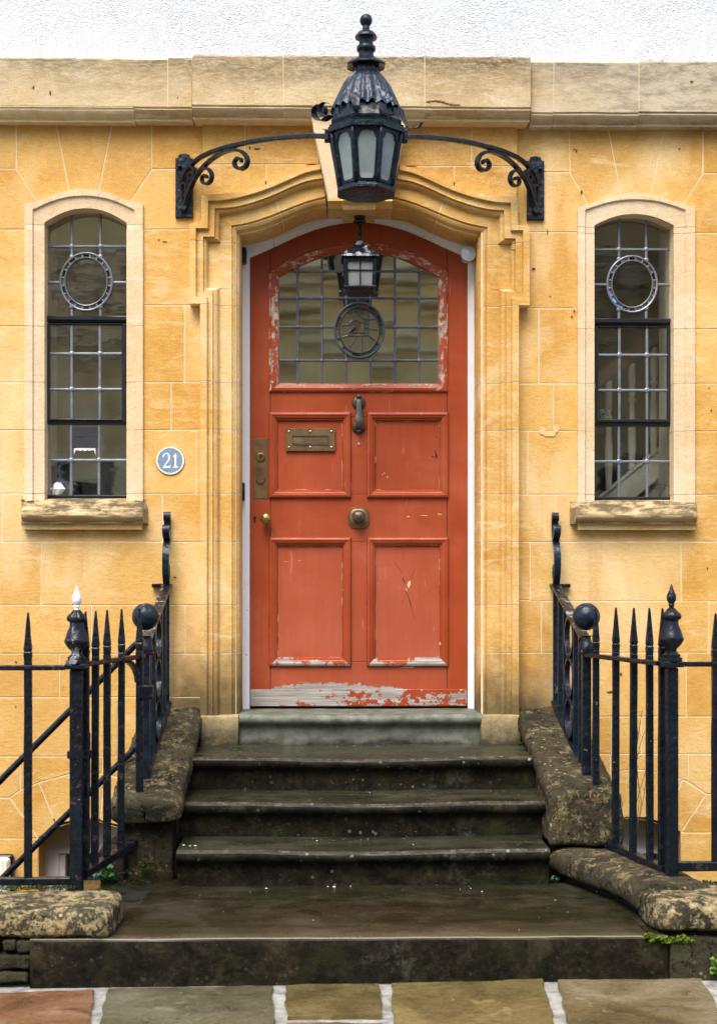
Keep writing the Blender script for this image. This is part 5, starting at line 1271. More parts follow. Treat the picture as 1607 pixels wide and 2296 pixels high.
# ================================================================= SIDE WALLS
def csec(w,h,n=26,e=0.62,flat=0.75):
    out=[]
    for k in range(n):
        a=2*math.pi*k/n; ca,sa=math.cos(a),math.sin(a)
        x=math.copysign(abs(ca)**e,ca)*w/2; z=math.copysign(abs(sa)**e,sa)*h/2
        if z<0: z*=flat
        out.append((x,z))
    return out
def lump_sweep(path,w,h,seed,amp,step=0.022,e=0.62,round0=True,round1=True,taper=None,amp2=0.004):
    path=densify(path,step); sec=csec(w,h,e=e); n=len(path); L=[]
    def frame(i):
        t=(path[min(i+1,n-1)]-path[max(i-1,0)]).normalized(); l=t.cross(Vector((0,0,1))).normalized(); return t,l,l.cross(t).normalized()
    def ringat(p,l,u,k): return [p+l*(a*k)+u*(b*(0.35+0.65*k)) for a,b in sec]
    if round0:
        t,l,u=frame(0)
        for q_,k in ((0.034,0.02),(0.034,0.45),(0.028,0.75),(0.016,0.92)): L.append(ringat(path[0]-t*q_,l,u,k))
    for i,p in enumerate(path):
        t,l,u=frame(i); k=taper(i/(n-1)) if taper else 1
        L.append([p+l*(a*k)+u*b for a,b in sec])
    if round1:
        t,l,u=frame(n-1)
        for q_,k in ((0.016,0.92),(0.028,0.75),(0.034,0.45),(0.034,0.02)): L.append(ringat(path[-1]+t*q_,l,u,k))
    return lump(loft(L,closed=True),amp,7.0,seed,amp2)
XLc=-0.685; XRc=0.994
lw=thing('stair_wall','sloping lichened stone stair wall with rounded coping left of the steps','wall',(XLc,-0.5,0))
rw=thing('stair_wall','sloping lichened stone stair wall with blunt square end right of the steps','wall',(XRc,-0.5,0))
# left coping: slopes from the house, flattens at its nose
O('coping_stone',lump_sweep([(XLc,0.0,0.665),(XLc,-0.42,0.548),(XLc,-0.80,0.435),(XLc+0.003,-0.965,0.395)],0.275,0.115,1.2,0.006,round0=False,e=0.5),M['coping'],lw,smooth=True)
O('pier',lump(grid_box(XLc-0.085,XLc+0.105,-0.945,-0.02,-1.2,0.365,0.03,0.012),0.006,8,2.0,0.002),M['pier'],lw,smooth=True)
O('pier_base',lump(grid_box(XLc-0.165,XLc-0.075,-0.985,-0.70,-1.2,0.262,0.025,0.014),0.010,10,5.0,0.004),M['pier'],lw,smooth=True)
# upper part of wall under coping, stepping up with it
O('wall_infill',loft([[Vector((x,0.0,0.0)),Vector((x,0.0,0.64)),Vector((x,-0.80,0.40)),Vector((x,-0.90,0.37)),Vector((x,-0.90,0.0))] for x in (XLc-0.09,XLc+0.112)],closed=True,caps=True),M['pier'],lw)
# right coping: big block whose end is cut square
O('coping_stone',lump_sweep([(XRc,0.0,0.665),(XRc,-0.42,0.55),(XRc,-0.925,0.418)],0.280,0.11,7.7,0.006,round0=False,round1=False,e=0.5),M['coping'],rw,smooth=True)
O('end_block',lump(grid_box(XRc-0.140,XRc+0.140,-0.968,-0.66,0.258,0.470,0.02,0.022),0.011,8,3.0,0.004),M['coping'],rw,smooth=True)
O('wall_infill',loft([[Vector((x,0.0,-1.2)),Vector((x,0.0,0.64)),Vector((x,-0.80,0.42)),Vector((x,-0.93,0.36)),Vector((x,-0.93,-1.2))] for x in (XRc-0.122,XRc+0.10)],closed=True,caps=True),M['pier'],rw)
# --- low front walls
lf=thing('low_wall','low street wall with pale lichened rounded coping at the lower left','wall',(PX(120,1.7),-1.7,0))
rf=thing('low_wall','low curved wall with lichened rounded coping at the lower right','wall',(PX(1480,1.6),-1.6,0))
xe=PX(262,1.7)
O('coping_stone',lump_sweep([(-2.6,-1.672,0.172),(-1.9,-1.672,0.172),(-1.2,-1.672,0.172),(xe-0.03,-1.674,0.168)],0.335,0.120,4.4,0.007,round0=False,e=0.48,amp2=0.0035),M['coping_front'],lf,smooth=True)
O('coping_stone',lump_sweep([(2.9,-1.672,0.178),(2.0,-1.672,0.178),(1.28,-1.672,0.178),(1.085,-1.672,0.176)],0.335,0.120,9.1,0.007,round0=False,e=0.48,amp2=0.0035),M['coping_front'],rf,smooth=True)
cur=crom([(0.985,-0.90),(1.035,-1.06),(1.10,-1.22),(1.145,-1.36),(1.165,-1.50),(1.175,-1.60)],4)
O('curved_coping',lump_sweep([(x,y,0.192) for x,y in cur],0.270,0.125,12.3,0.006,round0=False,round1=True,e=0.6),M['coping'],rf,smooth=True)
O('wall_body',J(box(1.03,2.9,-1.80,-1.53,-1.2,0.135),loft([[Vector((x-0.095,y,-1.2)),Vector((x-0.095,y,0.165)),Vector((x+0.11,y,0.16)),Vector((x+0.11,y,-1.2))] for x,y in cur],caps=True)),M['pier'],rf)
O('wall_body',box(-2.6,XA+0.25,-1.79,-1.53,-1.2,0.135),M['pier'],lf)
O('wall_body',box(XA+0.2,XLc,-1.60,-1.35,-1.2,0.10),M['pier'],lf)
# dressed block right of the landing, rubble left of it
O('wall_stone',lump(grid_box(XB+0.004,XB+0.62,-1.845,-1.70,-0.05,0.124,0.03,0.008),0.006,9,8.0,0.003),M['rubble'],rf,smooth=True)
O('wall_stone',lump(grid_box(XB+0.63,XB+1.4,-1.845,-1.70,-0.05,0.124,0.05,0.008),0.006,9,9.0,0.003),M['rubble'],rf,smooth=True)
rub=[(0,36,2107,2139),(37,72,2110,2141),(-10,70,2143,2178),(-70,-14,2140,2180),(-20,62,2181,2206),(-90,-24,2183,2208),(-60,-3,2107,2137),(-140,-64,2107,2140),(-170,-74,2142,2180),(-190,-95,2183,2208),(-330,-145,2107,2150),(-330,-175,2153,2208)]
for i,(a,b,c_,e_) in enumerate(rub):
    p0,p1=P(a,e_,1.84),P(b,c_,1.84)
    O('rubble_stone',lump(grid_box(p0.x+.001,p1.x-.001,-1.845+random.uniform(-.008,.012),-1.76,p0.z+.001,p1.z-.001,0.02,0.010),0.008,14,i*3.1,0.003),M['rubble'],lf,smooth=True)

# ================================================================= GROUND
gz=lambda x: -0.004+0.006*x
pav=O('pavement',([Vector((x,y,gz(x)-0.014)) for x,y in ((-12,-1.78),(12,-1.78),(12,-3.3),(-12,-3.3))],[(0,1,2,3)]),M['joint'],None); pav['kind']='structure'
bpy.context.view_layer.update()
def fl_stone(pts,mat,seed):
    """flagstone from ground points (x,d): uneven rim, dished face"""
    n=len(pts); c=sum((Vector(p) for p in pts),Vector((0,0)))/n; rim=[]
    for i in range(n):
        a,b=Vector(pts[i]),Vector(pts[(i+1)%n]); m=max(3,int((b-a).length/0.02)); e=(b-a).normalized(); nn_=Vector((-e.y,e.x))
        for k in range(m):
            p=a.lerp(b,k/m); p=p+nn_*(mn.noise(Vector((p.x*9+seed,p.y*9,0)))*0.010+mn.noise(Vector((p.x*40,p.y*40,seed)))*0.004); rim.append(p)
    rings=[(1.0,-0.02),(1.0,-0.004),(0.988,0.0),(0.9,0.001),(0.75,0.0),(0.55,0.0),(0.3,0.0),(0.1,0.0)]
    V=[];F=[];m=len(rim)
    for s,h in rings:
        for p in rim:
            w_=c+(p-c)*s; V.append(Vector((w_.x,-w_.y,gz(w_.x)+h+(mn.noise(Vector((w_.x*3,w_.y*3,seed)))*0.004+mn.noise(Vector((w_.x*13,w_.y*13,seed)))*0.0016 if s<1 else 0))))
    for r in range(len(rings)-1):
        for k in range(m): j=(k+1)%m; F.append((r*m+k,r*m+j,(r+1)*m+j,(r+1)*m+k))
    F.append(tuple((len(rings)-1)*m+k for k in range(m)))
    return O('flagstone',(V,F),M[mat],pav,smooth=True,auto=40)
def gp(px,py,z=0.0):
    # ground point (x, d) where the line of sight meets height z
    u=(px-CXP)/FPX; v=(CYH-py)/FPX; t=(z-ZC)/v; return (t*(_sy+u*_cy), D-t*(_cy-u*_sy))
def gpoly(pts): return [gp(*p) for p in pts]
d2=2.62
def row(px_top,px_next,mat,seed,y0,y1a,dfar): 
    a=gp(px_top[0],y0[0]); b=gp(px_top[1],y0[1]); c_=gp(px_next[1],2310); e=gp(px_next[0],2310)
    return a,b,c_,e
fl_stone(gpoly([(-230,2224),(214,2213),(196,2310),(-260,2330)]),'flag_orange',1)
fl_stone(gpoly([(242,2211),(612,2206),(617,2311),(214,2320)]),'flag_grey',2)
fl_stone(gpoly([(640,2205),(852,2202),(856,2274),(643,2275)]),'flag_olive',3)
fl_stone(gpoly([(642,2290),(857,2290),(880,2420),(650,2420)]),'flag_orange',4)
fl_stone(gpoly([(876,2202),(1216,2196),(1250,2310),(884,2320)]),'flag_tan',5)
fl_stone(gpoly([(1250,2196),(1570,2197),(1640,2310),(1282,2318)]),'flag_brown',6)
fl_stone(gpoly([(1614,2197),(1900,2190),(2010,2310),(1668,2310)]),'flag_grey',7)
fl_stone(gpoly([(-620,2226),(-262,2224),(-300,2330),(-690,2330)]),'flag_tan',8)
rs=random.Random(3)
dd=2.48
while dd<3.15:
    x=-2.6+rs.uniform(0,.3); dn=dd+rs.uniform(.28,.36)
    while x<2.9:
        w_=rs.uniform(.4,.75)
        fl_stone([(x,dn),(x+w_,dn),(x+w_,dd),(x,dd)],rs.choice(['flag_orange','flag_grey','flag_olive','flag_tan','flag_brown']),x*7+dd)
        x+=w_+0.03
    dd=dn+0.03
o=O('kerb',bev(box(-30,30,-3.45,-3.3,-0.25,-0.01),0.01),M['flag_grey'],None); o['kind']='structure'
o=O('road',([Vector(p) for p in ((-300,-3.40,-0.13),(300,-3.40,-0.13),(300,-400,-0.13),(-300,-400,-0.13))],[(0,1,2,3)]),M['asphalt'],None); o['kind']='structure'
o=O('far_pavement',box(-40,40,-12.6,-10.6,-0.2,-0.01),M['flag_grey'],None); o['kind']='structure'
o=O('area_floor',box(PX(XL),PX(XR),-1.7,0.2,-1.35,-1.2),M['soil'],None); o['kind']='structure'
# soil and moss at the gate end of the landing
vf=lump(grid_box(PX(190,1.3),PX(345,1.0),-1.42,-0.93,0.0,0.132,0.03,0.01),0.006,9,3,0.004)
o=O('soil_patch',vf,M['soil'],None,smooth=True); setp(o,kind='structure')
def moss(spots,label,mat,seed,thick=0.02):
    rs=random.Random(seed); V=[];F=[]
    for (x,d,z,r,n) in spots:
        for i in range(n):
            a=rs.uniform(0,6.28); rr=r*math.sqrt(rs.random()); s=rs.uniform(.0025,.007)
            c=Vector((x+rr*math.cos(a),-(d+rr*math.sin(a)*0.6),z+rs.uniform(0,thick)*(1-rr/r*0.7)))
            u=Vector((rs.uniform(-1,1),rs.uniform(-1,1),rs.uniform(-.3,.8))).normalized()*s; v_=u.cross(Vector((rs.uniform(-1,1),rs.uniform(-1,1),rs.uniform(-1,1)))).normalized()*s*.7
            k=len(V); V+=[c-u,c+v_,c+u,c-v_]; F.append((k,k+1,k+2,k+3))
    return setp(O('moss',(V,F),M[mat],None,weld=False),label,'moss',kind='stuff')
moss([(1.045+i*0.022,1.846,0.118+0.006*math.sin(i*2.1),0.020,60) for i in range(6)]+[(1.03,1.84,0.128,0.02,110)],'bright green moss under the right curved coping','moss',4,0.018)
moss([(PX(300,1.0),1.0,ZP,0.06,300),(PX(240,1.15),1.18,ZP,0.08,260),(PX(330,.95),.98,ZP+.06,0.03,120)],'dark moss at the foot of the left pier','moss_dark',5,0.03)
moss([(1.205,1.50,0.238,0.05,260),(1.3,1.53,0.232,0.06,200)],'moss round the base of the right finial post','moss_dark',6,0.012)
moss([(PX(x_,1.53),1.53,0.228,0.05,130) for x_ in (-40,20,80,140)],'moss along the back of the left front coping','moss_dark',7,0.012)
moss([(0.885,0.10,0.553,0.04,200),(0.88,0.3,0.552,0.03,120)],'green moss where the top step meets the right stair wall','moss_dark',8,0.02)
# ================================================================= RAILINGS
IR='iron'
def spike_mesh(name,zb,zt,ztip,w=0.0250,mat='iron',seed=0.0):
    """square bar with collars and a four-sided spear, centred on x=y=0; mesh only"""
    h=w/2; hs=[(h,zb),(h*1.0,zt-0.004)]
    sl=ztip-zt
    pr=[(h,zb)]
    k=8
    for i in range(1,k): pr.append((h*(1+0.06*mn.noise(Vector((seed,i*3.3,zb)))),zb+(zt-zb)*i/k))
    pr+=[(h,zt+sl*0.10),(h*0.93,zt+sl*0.115),(h*1.02,zt+sl*0.19),(h*1.05,zt+sl*0.27),(h*0.86,zt+sl*0.29),(h*1.06,zt+sl*0.32),(h*1.04,zt+sl*0.36),(h*0.78,zt+sl*0.55),(h*0.50,zt+sl*0.80),(h*0.26,zt+sl*0.985),(h*0.10,zt+sl)]
    V=[];F=[]
    cc=0.25
    for r,z in pr:
        c=r*cc
        V+=[Vector((x,y,z)) for x,y in ((-r+c,-r),(r-c,-r),(r,-r+c),(r,r-c),(r-c,r),(-r+c,r),(-r,r-c),(-r,-r+c))]
    n=len(pr)
    for i in range(n-1):
        for q_ in range(8): j=(q_+1)%8; F.append((i*8+q_,i*8+j,(i+1)*8+j,(i+1)*8+q_))
    F+=[tuple(range(8)),tuple((n-1)*8+q_ for q_ in range(8))]
    return lump((V,F),0.0012,30,seed,0.0)
def finial_prof(z0,s=1.0):
    """vase finial heights read off the photograph; z0 = top of the rail"""
    return [(0.037,0.0),(0.037,0.012),(0.030,0.014),(0.031,0.022),(0.026,0.026),(0.0175,0.034),(0.018,0.042),(0.032,0.056),(0.0415,0.072),(0.0425,0.078),(0.040,0.084),(0.0335,0.104),(0.0255,0.124),(0.0235,0.136),(0.0235,0.141)]
def finial(parent,x,d,z,mat,budmat):
    pr=finial_prof(z)
    O('finial_vase',lathe(pr,(x,-d,z),32),M[mat],parent,smooth=True,auto=45)
    pr=[(0.0235,0.141),(0.0315,0.147),(0.0335,0.155),(0.030,0.164),(0.020,0.172),(0.012,0.183)]
    O('finial_collar',lathe(pr,(x,-d,z),48,lobes=12,amp=0.05),M[mat],parent,smooth=True,auto=60)
    pr=[(0.0085,0.180),(0.0085,0.192),(0.0105,0.193),(0.0105,0.197),(0.008,0.199),(0.0135,0.206),(0.0165,0.216),(0.0155,0.228),(0.010,0.240),(0.0055,0.252),(0.003,0.262),(0.0005,0.266)]
    O('finial_bud',lathe(pr,(x,-d,z),30,lobes=8,amp=0.04),M[budmat],parent,smooth=True,auto=60)
def bar3(a,b,w,h,mat,parent,name='rail',b_=0.003,n=10):
    path=[Vector(a).lerp(Vector(b),i/n) for i in range(n+1)]
    return O(name,lump(sweep(path,crect(w,h,b_)),0.0015,25,w*100),M[mat],parent)
DF=1.48                      # front rail line
ZR=0.982                     # top rail
ZB=0.262                     # bottom rail
def tipz(px,d,py): return P(px,py,d).z
def clone(src,parent,loc):
    o=src.copy(); col.objects.link(o); o.parent=parent; o.location=loc; return o
def spikes(parent,spec,zb,zt,mat):
    """spec: (x,d,ztip)"""
    base=None
    for i,(x,d,zt_) in enumerate(spec):
        if base is None:
            o=O('spike_bar',mv(spike_mesh('s',zb,zt,zt_,mat=mat,seed=x*7),x,-d,0),M[mat],parent); base=o
        else:
            o=clone(base,parent,base.location+Vector((x-spec[0][0],-(d-spec[0][1]),0)))
            o.rotation_euler=(random.uniform(-.004,.004),random.uniform(-.004,.004),random.choice([0,math.pi/2,math.pi])+random.uniform(-.03,.03))
            o.scale=(random.uniform(.96,1.04),random.uniform(.96,1.04),1.0+(zt_-spec[0][2])/(zt_-zb))
# ---------- right railing (front run + return to the ball post)
xr=PX(1505,DF); dR0=0.80; xr0=PX(1318,dR0)
rr=thing('railing','black spiked iron railing with vase finial post right of the steps','railing',(xr,-DF,0.2))
O('post',lump(bev(box(xr-0.020,xr+0.020,-DF-0.020,-DF+0.020,0.20,ZR-0.012),0.004),0.001,20),M[IR],rr)
finial(rr,xr,DF,ZR+0.010,'iron','iron')
O('post_cap',bev(box(xr-0.037,xr+0.037,-DF-0.034,-DF+0.034,ZR-0.010,ZR+0.010),0.004),M[IR],rr)
bar3((xr0,-dR0,ZR),(xr-0.030,-DF+0.030,ZR),0.034,0.016,'iron_rust',rr)
bar3((xr0+0.03,-dR0-0.08,ZB+0.008),(xr-0.01,-DF+0.04,ZB),0.034,0.026,'iron_rust',rr)
bar3((xr+0.042,-DF,ZR),(3.0,-DF,ZR),0.030,0.017,IR,rr)
bar3((xr+0.02,-DF,ZB+0.022),(3.0,-DF,ZB+0.022),0.030,0.032,'iron_rust',rr)
def on_line(px,x0,d0,x1,d1):
    lo,hi=0.0,1.0
    f_=lambda t: P(px,CYH,d0+(d1-d0)*t).x-(x0+(x1-x0)*t)
    a=f_(0)
    for _ in range(50):
        m=(lo+hi)/2
        if (f_(m)>0)==(a>0): lo=m
        else: hi=m
    t=(lo+hi)/2; return x0+(x1-x0)*t,d0+(d1-d0)*t
sp=[]
for px in (1335.5,1380,1419.5,1456,1484):
    x,d=on_line(px,xr0,dR0,xr,DF); sp.append((x,d,P(px,1361.5,d).z))
spikes(rr,sp,ZB,ZR,IR)
spikes(rr,[(xr+0.153*(i+1),DF,1.158) for i in range(11)],ZB+0.02,ZR,IR)
# ---------- left front railing with white-tipped finial
xl=PX(172,DF)
lr=thing('railing','black spiked iron railing with white tipped finial post at the lower left','railing',(xl,-DF,0.2))
O('post',lump(bev(box(xl-0.021,xl+0.021,-DF-0.021,-DF+0.021,0.17,ZR-0.016),0.004),0.001,20,4.0),M['iron_rust'],lr)
finial(lr,xl,DF,ZR+0.004,'iron_flake','white_finial')
O('post_cap',bev(box(xl-0.037,xl+0.037,-DF-0.034,-DF+0.034,ZR-0.015,ZR+0.004),0.004),M[IR],lr)
bar3((-2.6,-DF,ZR-0.008),(xl-0.04,-DF,ZR-0.010),0.030,0.017,'iron_rust',lr)
bar3((-2.6,-DF,0.243),(xl-0.02,-DF,0.243),0.030,0.026,'iron_rust',lr)
x62=PX(63,DF)
spikes(lr,[(x62-0.153*i,DF,P(63,1373,DF).z) for i in range(11)],0.245,ZR-0.01,IR)
# hinge box on the post
hb=[pbox(156,166,1655,1752,DF+0.0,0.05,0.003),pbox(150,160,1684,1702,DF+0.01,0.03,0.003)]
O('hinge',J(*hb),M['iron_rust'],lr)
# ---------- gate
dg0=0.86; xg0=PX(322,dg0); xg1=xl+0.020; dg1=DF-0.03
ga=thing('gate','narrow black spiked iron gate standing between the two left posts','gate',(xg1,-dg1,0.2))
bar3((xg0-0.008,-dg0+0.01,ZR),(xg1,-dg1,ZR),0.034,0.016,'iron_rust',ga)
bar3((xg0-0.008,-dg0+0.01,ZB+0.015),(xg1,-dg1,ZB),0.034,0.028,'iron_rust',ga)
sp=[]
for px,ty in ((192,1371),(213.5,1368),(240,1365),(272,1361.5)):
    x,d=on_line(px,xg0,dg0,xg1,dg1); sp.append((x,d,P(px,ty,d).z))
spikes(ga,sp,ZB,ZR,'iron_rust')
x,d=on_line(313,xg0,dg0,xg1,dg1)
O('latch_stile',mv(spike_mesh('s',0.135,ZR,P(313,1362,d).z,0.027,seed=3.3),x,-d,0),M['iron_rust'],ga)
# brackets curling under the rails at the stile, strap and lock
for z0,sg in ((ZR-0.012,-1),(ZB-0.004,-1)):
    pth=[]
    for i in range(9):
        t=i/8; a=t*math.pi/2
        pth.append(Vector((x-0.055+0.050*math.sin(a),-d-0.055+0.050*math.sin(a),z0-0.085*(1-math.cos(a)))))
    O('bracket',sweep(pth,rect(0.028,0.014)),M['iron_rust'],ga)
c=P(326,1552,d); O('latch_strap',lump(bev(box(c.x-0.026,c.x+0.030,-d-0.022,-d+0.02,c.z-0.026,c.z+0.026),0.004),0.001,25),M['iron_rust'],ga)
c=P(322,1915,d); O('latch_foot',bev(box(c.x-0.018,c.x+0.030,-d-0.024,-d+0.018,c.z-0.02,c.z+0.012),0.004),M['iron_rust'],ga)
c=P(186,1700,DF-0.05); O('lock_box',lump(bev(box(c.x-0.016,c.x+0.018,c.y-0.014,c.y+0.05,c.z-0.12,c.z+0.085),0.004),0.0015,20),M['iron_rust'],ga)
c=P(198,1692,DF-0.06); O('lock_bolt',bev(box(c.x-0.008,c.x+0.010,c.y-0.014,c.y+0.014,c.z-0.014,c.z+0.014),0.002),M['iron_rust'],ga)
# ---------- stair railings
def ell_yz(x,yc,zc,ry,rz,n=28): return [Vector((x,yc+ry*math.cos(2*math.pi*k/n),zc+rz*math.sin(2*math.pi*k/n))) for k in range(n)]
def ring_bar(x,yc,zc,ry,rz,wx,t):
    L=[]; n=30
    for k in range(n+1):
        a=2*math.pi*k/n; ca,sa=math.cos(a),math.sin(a)
        L.append([Vector((x+sx*wx/2,yc+(ry+o_)*ca,zc+(rz+o_)*sa)) for sx,o_ in ((-1,-t/2),(1,-t/2),(1,t/2),(-1,t/2),(-1,-t/2))])
    return loft(L)
def stair_rail(name_label,xw,post_px,flip):
    dP=0.775; xp=xw
    t_=thing('stair_railing',name_label,'railing',(xw,-dP,0.45))
    zt0,zt1=1.262,1.045          # handrail top at wall / at post
    zb0,zb1=0.735,0.50           # bottom rail
    # ball newel
    zpb=0.43
    O('newel_post',lump(bev(box(xp-0.0175,xp+0.0175,-dP-0.0175,-dP+0.0175,zpb-0.02,0.985),0.003),0.001,20,xw),M['iron_blue'] if not flip else M[IR],t_)
    O('newel_cap',lathe([(0.034,0.0),(0.034,0.010),(0.029,0.012),(0.031,0.020),(0.029,0.032),(0.024,0.046),(0.018,0.058),(0.018,0.068),(0.024,0.074)],(xp,-dP,0.985),32),M[IR],t_,smooth=True,auto=40)
    O('newel_foot',bev(box(xp-0.027,xp+0.027,-dP-0.027,-dP+0.027,zpb-0.03,zpb+0.006),0.003),M[IR],t_)
    rb=0.0535 if not flip else 0.0545
    O('ball',lathe([(max(rb*math.sin(math.pi*i/22),0.0004),-rb*math.cos(math.pi*i/22)) for i in range(23)],(xp,-dP,P(post_px,1383,dP).z),36),M['iron_blue'],t_,smooth=True)
    # flat handrail, with the tab into the wall
    sx=-1 if not flip else 1      # tab turns towards the door
    pth=[Vector((xw,0.01,zt0)),Vector((xw,-0.05,zt0-0.002)),Vector((xw,-0.09,zt0-0.016)),Vector((xw,-0.40,zt0-0.11)),Vector((xw,-dP+0.02,zt1))]
    pth=densify(pth,0.05)
    O('handrail',lump(sweep(pth,crect(0.044,0.014,0.004)),0.0012,25,xw),M['iron_flake'],t_)
    O('wall_tab',bev(box(xw+(sx*0.068 if sx<0 else 0.02),xw+(-0.02 if sx<0 else 0.068),-0.035,0.01,zt0-0.010,zt0+0.006),0.003),M['iron_rust'],t_)
    bar3((xw,-0.0,zb0),(xw,-dP,zb1),0.032,0.014,'iron_rust',t_,'bottom_rail')
    O('wall_tab',bev(box(xw+(sx*0.075 if sx<0 else 0.02),xw+(-0.02 if sx<0 else 0.075),-0.04,0.01,zb0-0.012,zb0+0.006),0.003),M['iron_rust'],t_)
    zr=lambda d,a,b:a+(b-a)*d/dP
    for d in (0.035,0.165,0.30,0.545,0.665):
        O('bar',lump(bev(box(xw-0.0115,xw+0.0115,-d-0.0075,-d+0.0075,zr(d,zb0,zb1)-0.004,zr(d,zt0,zt1)-0.004),0.002),0.0008,25,d),M['iron_blue'],t_)
    # chain of ovals between the middle bars
    d=0.4225; zb_,zt_=zr(d,zb0,zb1)+0.01,zr(d,zt0,zt1)-0.015; h=zt_-zb_
    for k in range(3):
        O('oval',ring_bar(xw,-d,zb_+h*(k+0.5)/3,0.095,h/6-0.004,0.022,0.012),M['iron_blue'],t_,smooth=True,auto=40)
    for k in range(2):
        O('boss',sphere((xw,-d,zb_+h*(k+1)/3),0.017,16,10),M['iron_blue'],t_,smooth=True)
    # S-scroll that climbs the wall above the handrail
    sc_=[]
    def arc_(cy,cz,ry,rz,a0,a1,n):
        return [(cy+ry*math.cos(R(a0+(a1-a0)*i/n)),cz+rz*math.sin(R(a0+(a1-a0)*i/n))) for i in range(n+1)]
    z=zt0
    s1=[(-0.050,z+0.008),(-0.078,z+0.05),(-0.086,z+0.10),(-0.080,z+0.145),(-0.060,z+0.175),(-0.036,z+0.20),(-0.020,z+0.235),(-0.014,z+0.275),(-0.016,z+0.305),(-0.026,z+0.320),(-0.036,z+0.316),(-0.038,z+0.300),(-0.030,z+0.290)]
    s2=[(-0.036,z+0.200),(-0.055,z+0.212),(-0.074,z+0.222),(-0.084,z+0.238),(-0.080,z+0.256),(-0.064,z+0.262),(-0.054,z+0.250),(-0.060,z+0.240)]
    s3=[(-0.050,z+0.008),(-0.030,z+0.03),(-0.024,z+0.06),(-0.034,z+0.085),(-0.050,z+0.085),(-0.054,z+0.070),(-0.044,z+0.062)]
    for nm,s,w_ in (('scroll',s1,0.030),('scroll',s2,0.030),('scroll',s3,0.026)):
        pts=[Vector((xw,y,zz)) for y,zz in crom(s,5)]
        O(nm,sweep(pts,rect(w_,0.010),lat=(1,0,0)),M['iron_blue'],t_,smooth=True,auto=40)
    # back stay to the wall low down
    zc_=zb0+0.06
    O('wall_stay',sweep([Vector((xw,-0.06,zc_-0.02)),Vector((xw+sx*0.02,-0.03,zc_+0.04)),Vector((xw+sx*0.035,0.005,zc_+0.07))],rect(0.014,0.008)),M['iron_rust'],t_)
    return t_
stair_rail('black iron stair railing with scroll and ball newel left of the door',PX(375,0.02),334,False)
stair_rail('black iron stair railing with scroll and ball newel right of the door',PX(1244,0.02),1302,True)
# ---------- basement stair handrails
bh=thing('handrail','pair of sloping black tube handrails going down to the basement on the left','handrail',P(150,1600,0.62))
dh=0.62
def pt(px,py): p=P(px,py,dh); return p
O('rail',tube([pt(328,1436),pt(312,1440),pt(300,1449),pt(286,1464),*[pt(286+(-60-286)*i/8,1464+(1812-1464)*i/8) for i in range(1,9)]],0.0135,10),M[IR],bh,smooth=True)
O('rail',tube([pt(330,1650),*[pt(302+(-60-302)*i/8,1679+(2034-1679)*i/8) for i in range(0,9)]],0.0135,10),M[IR],bh,smooth=True)
for px in (-45,):
    O('post',tube([pt(px,1790),pt(px,2400)],0.0135,10),M[IR],bh,smooth=True)
# ================================================================= BIG LANTERN ON ITS ARCHED BRACKET
LDp=0.75; lc=P(820.5,CYH,LDp); LX=lc.x
la=thing('wall_lantern','large black octagonal lantern with frosted panes on two scrolled arms above the door','lantern',(LX,-LDp,2.8))
LA='lantern'; c0=(LX,-LDp,0.0); OC=1/math.cos(math.pi/8); R8=math.pi/8
def oct_(prof): return lathe([(r*OC,z) for r,z in prof],c0,8,rot=R8)
# foot
O('base',oct_([(0.060,2.800),(0.106,2.800),(0.113,2.804),(0.113,2.812),(0.104,2.824),(0.098,2.830),(0.085,2.830)]),M[LA],la,smooth=True,auto=30)
O('base_plate',lathe([(0.064,2.8005),(0.058,2.806),(0.0005,2.808)],c0,32,capped=False),M['bronze'],la,smooth=True)
zb_,zt_=2.830,3.034; rb_,rt_=0.099,0.133
def op_(k,u,v,r_off=0.0):
    """point on face k: u across (-1..1), v up (0..1)"""
    a=-math.pi/2+k*math.pi/4; r=rb_+(rt_-rb_)*v+r_off; hw=r*math.tan(math.pi/8)
    n=Vector((math.cos(a),math.sin(a),0)); t=Vector((-n.y,n.x,0))
    return Vector((LX,-LDp,zb_+(zt_-zb_)*v))+n*r+t*(hw*u)
for k in range(8):
    # frosted pane
    O('pane',([op_(k,-0.9,0.02,-0.004),op_(k,0.9,0.02,-0.004),op_(k,0.9,0.98,-0.004),op_(k,-0.9,0.98,-0.004)],[(0,1,2,3)]),M['frosted'],la)
    # frame with lobed opening
    inn=[]
    half=[(0.0,0.045),(0.45,0.048),(0.60,0.07),(0.665,0.12),(0.68,0.20),(0.695,0.5),(0.71,0.78),(0.71,0.80),(0.60,0.805),(0.56,0.83),(0.54,0.87),(0.42,0.905),(0.2,0.925),(0.0,0.93)]
    inn=half+[(-u,v) for u,v in reversed(half[1:-1])]
    out=[]
    for u,v in inn:
        s=max(abs(u)/1.0,abs(v-0.5)/0.5,1e-3); out.append((u/s,0.5+(v-0.5)/s))
    n=len(inn); V=[op_(k,u,v,0.003) for u,v in out]+[op_(k,u,v,0.003) for u,v in inn]+[op_(k,u,v,-0.004) for u,v in inn]
    F=[(i,(i+1)%n,n+(i+1)%n,n+i) for i in range(n)]+[(n+i,n+(i+1)%n,2*n+(i+1)%n,2*n+i) for i in range(n)]
    O('pane_frame',(V,F),M[LA],la)
    a0,a1=op_(k,1.0,-0.02,0.004),op_(k,1.0,1.02,0.004)
    O('corner_bar',lump(sweep([a0.lerp(a1,i/6) for i in range(7)],circ(0.0085,8),up=Vector((0.01,0.02,1))),0.0012,40,k),M[LA],la,smooth=True)
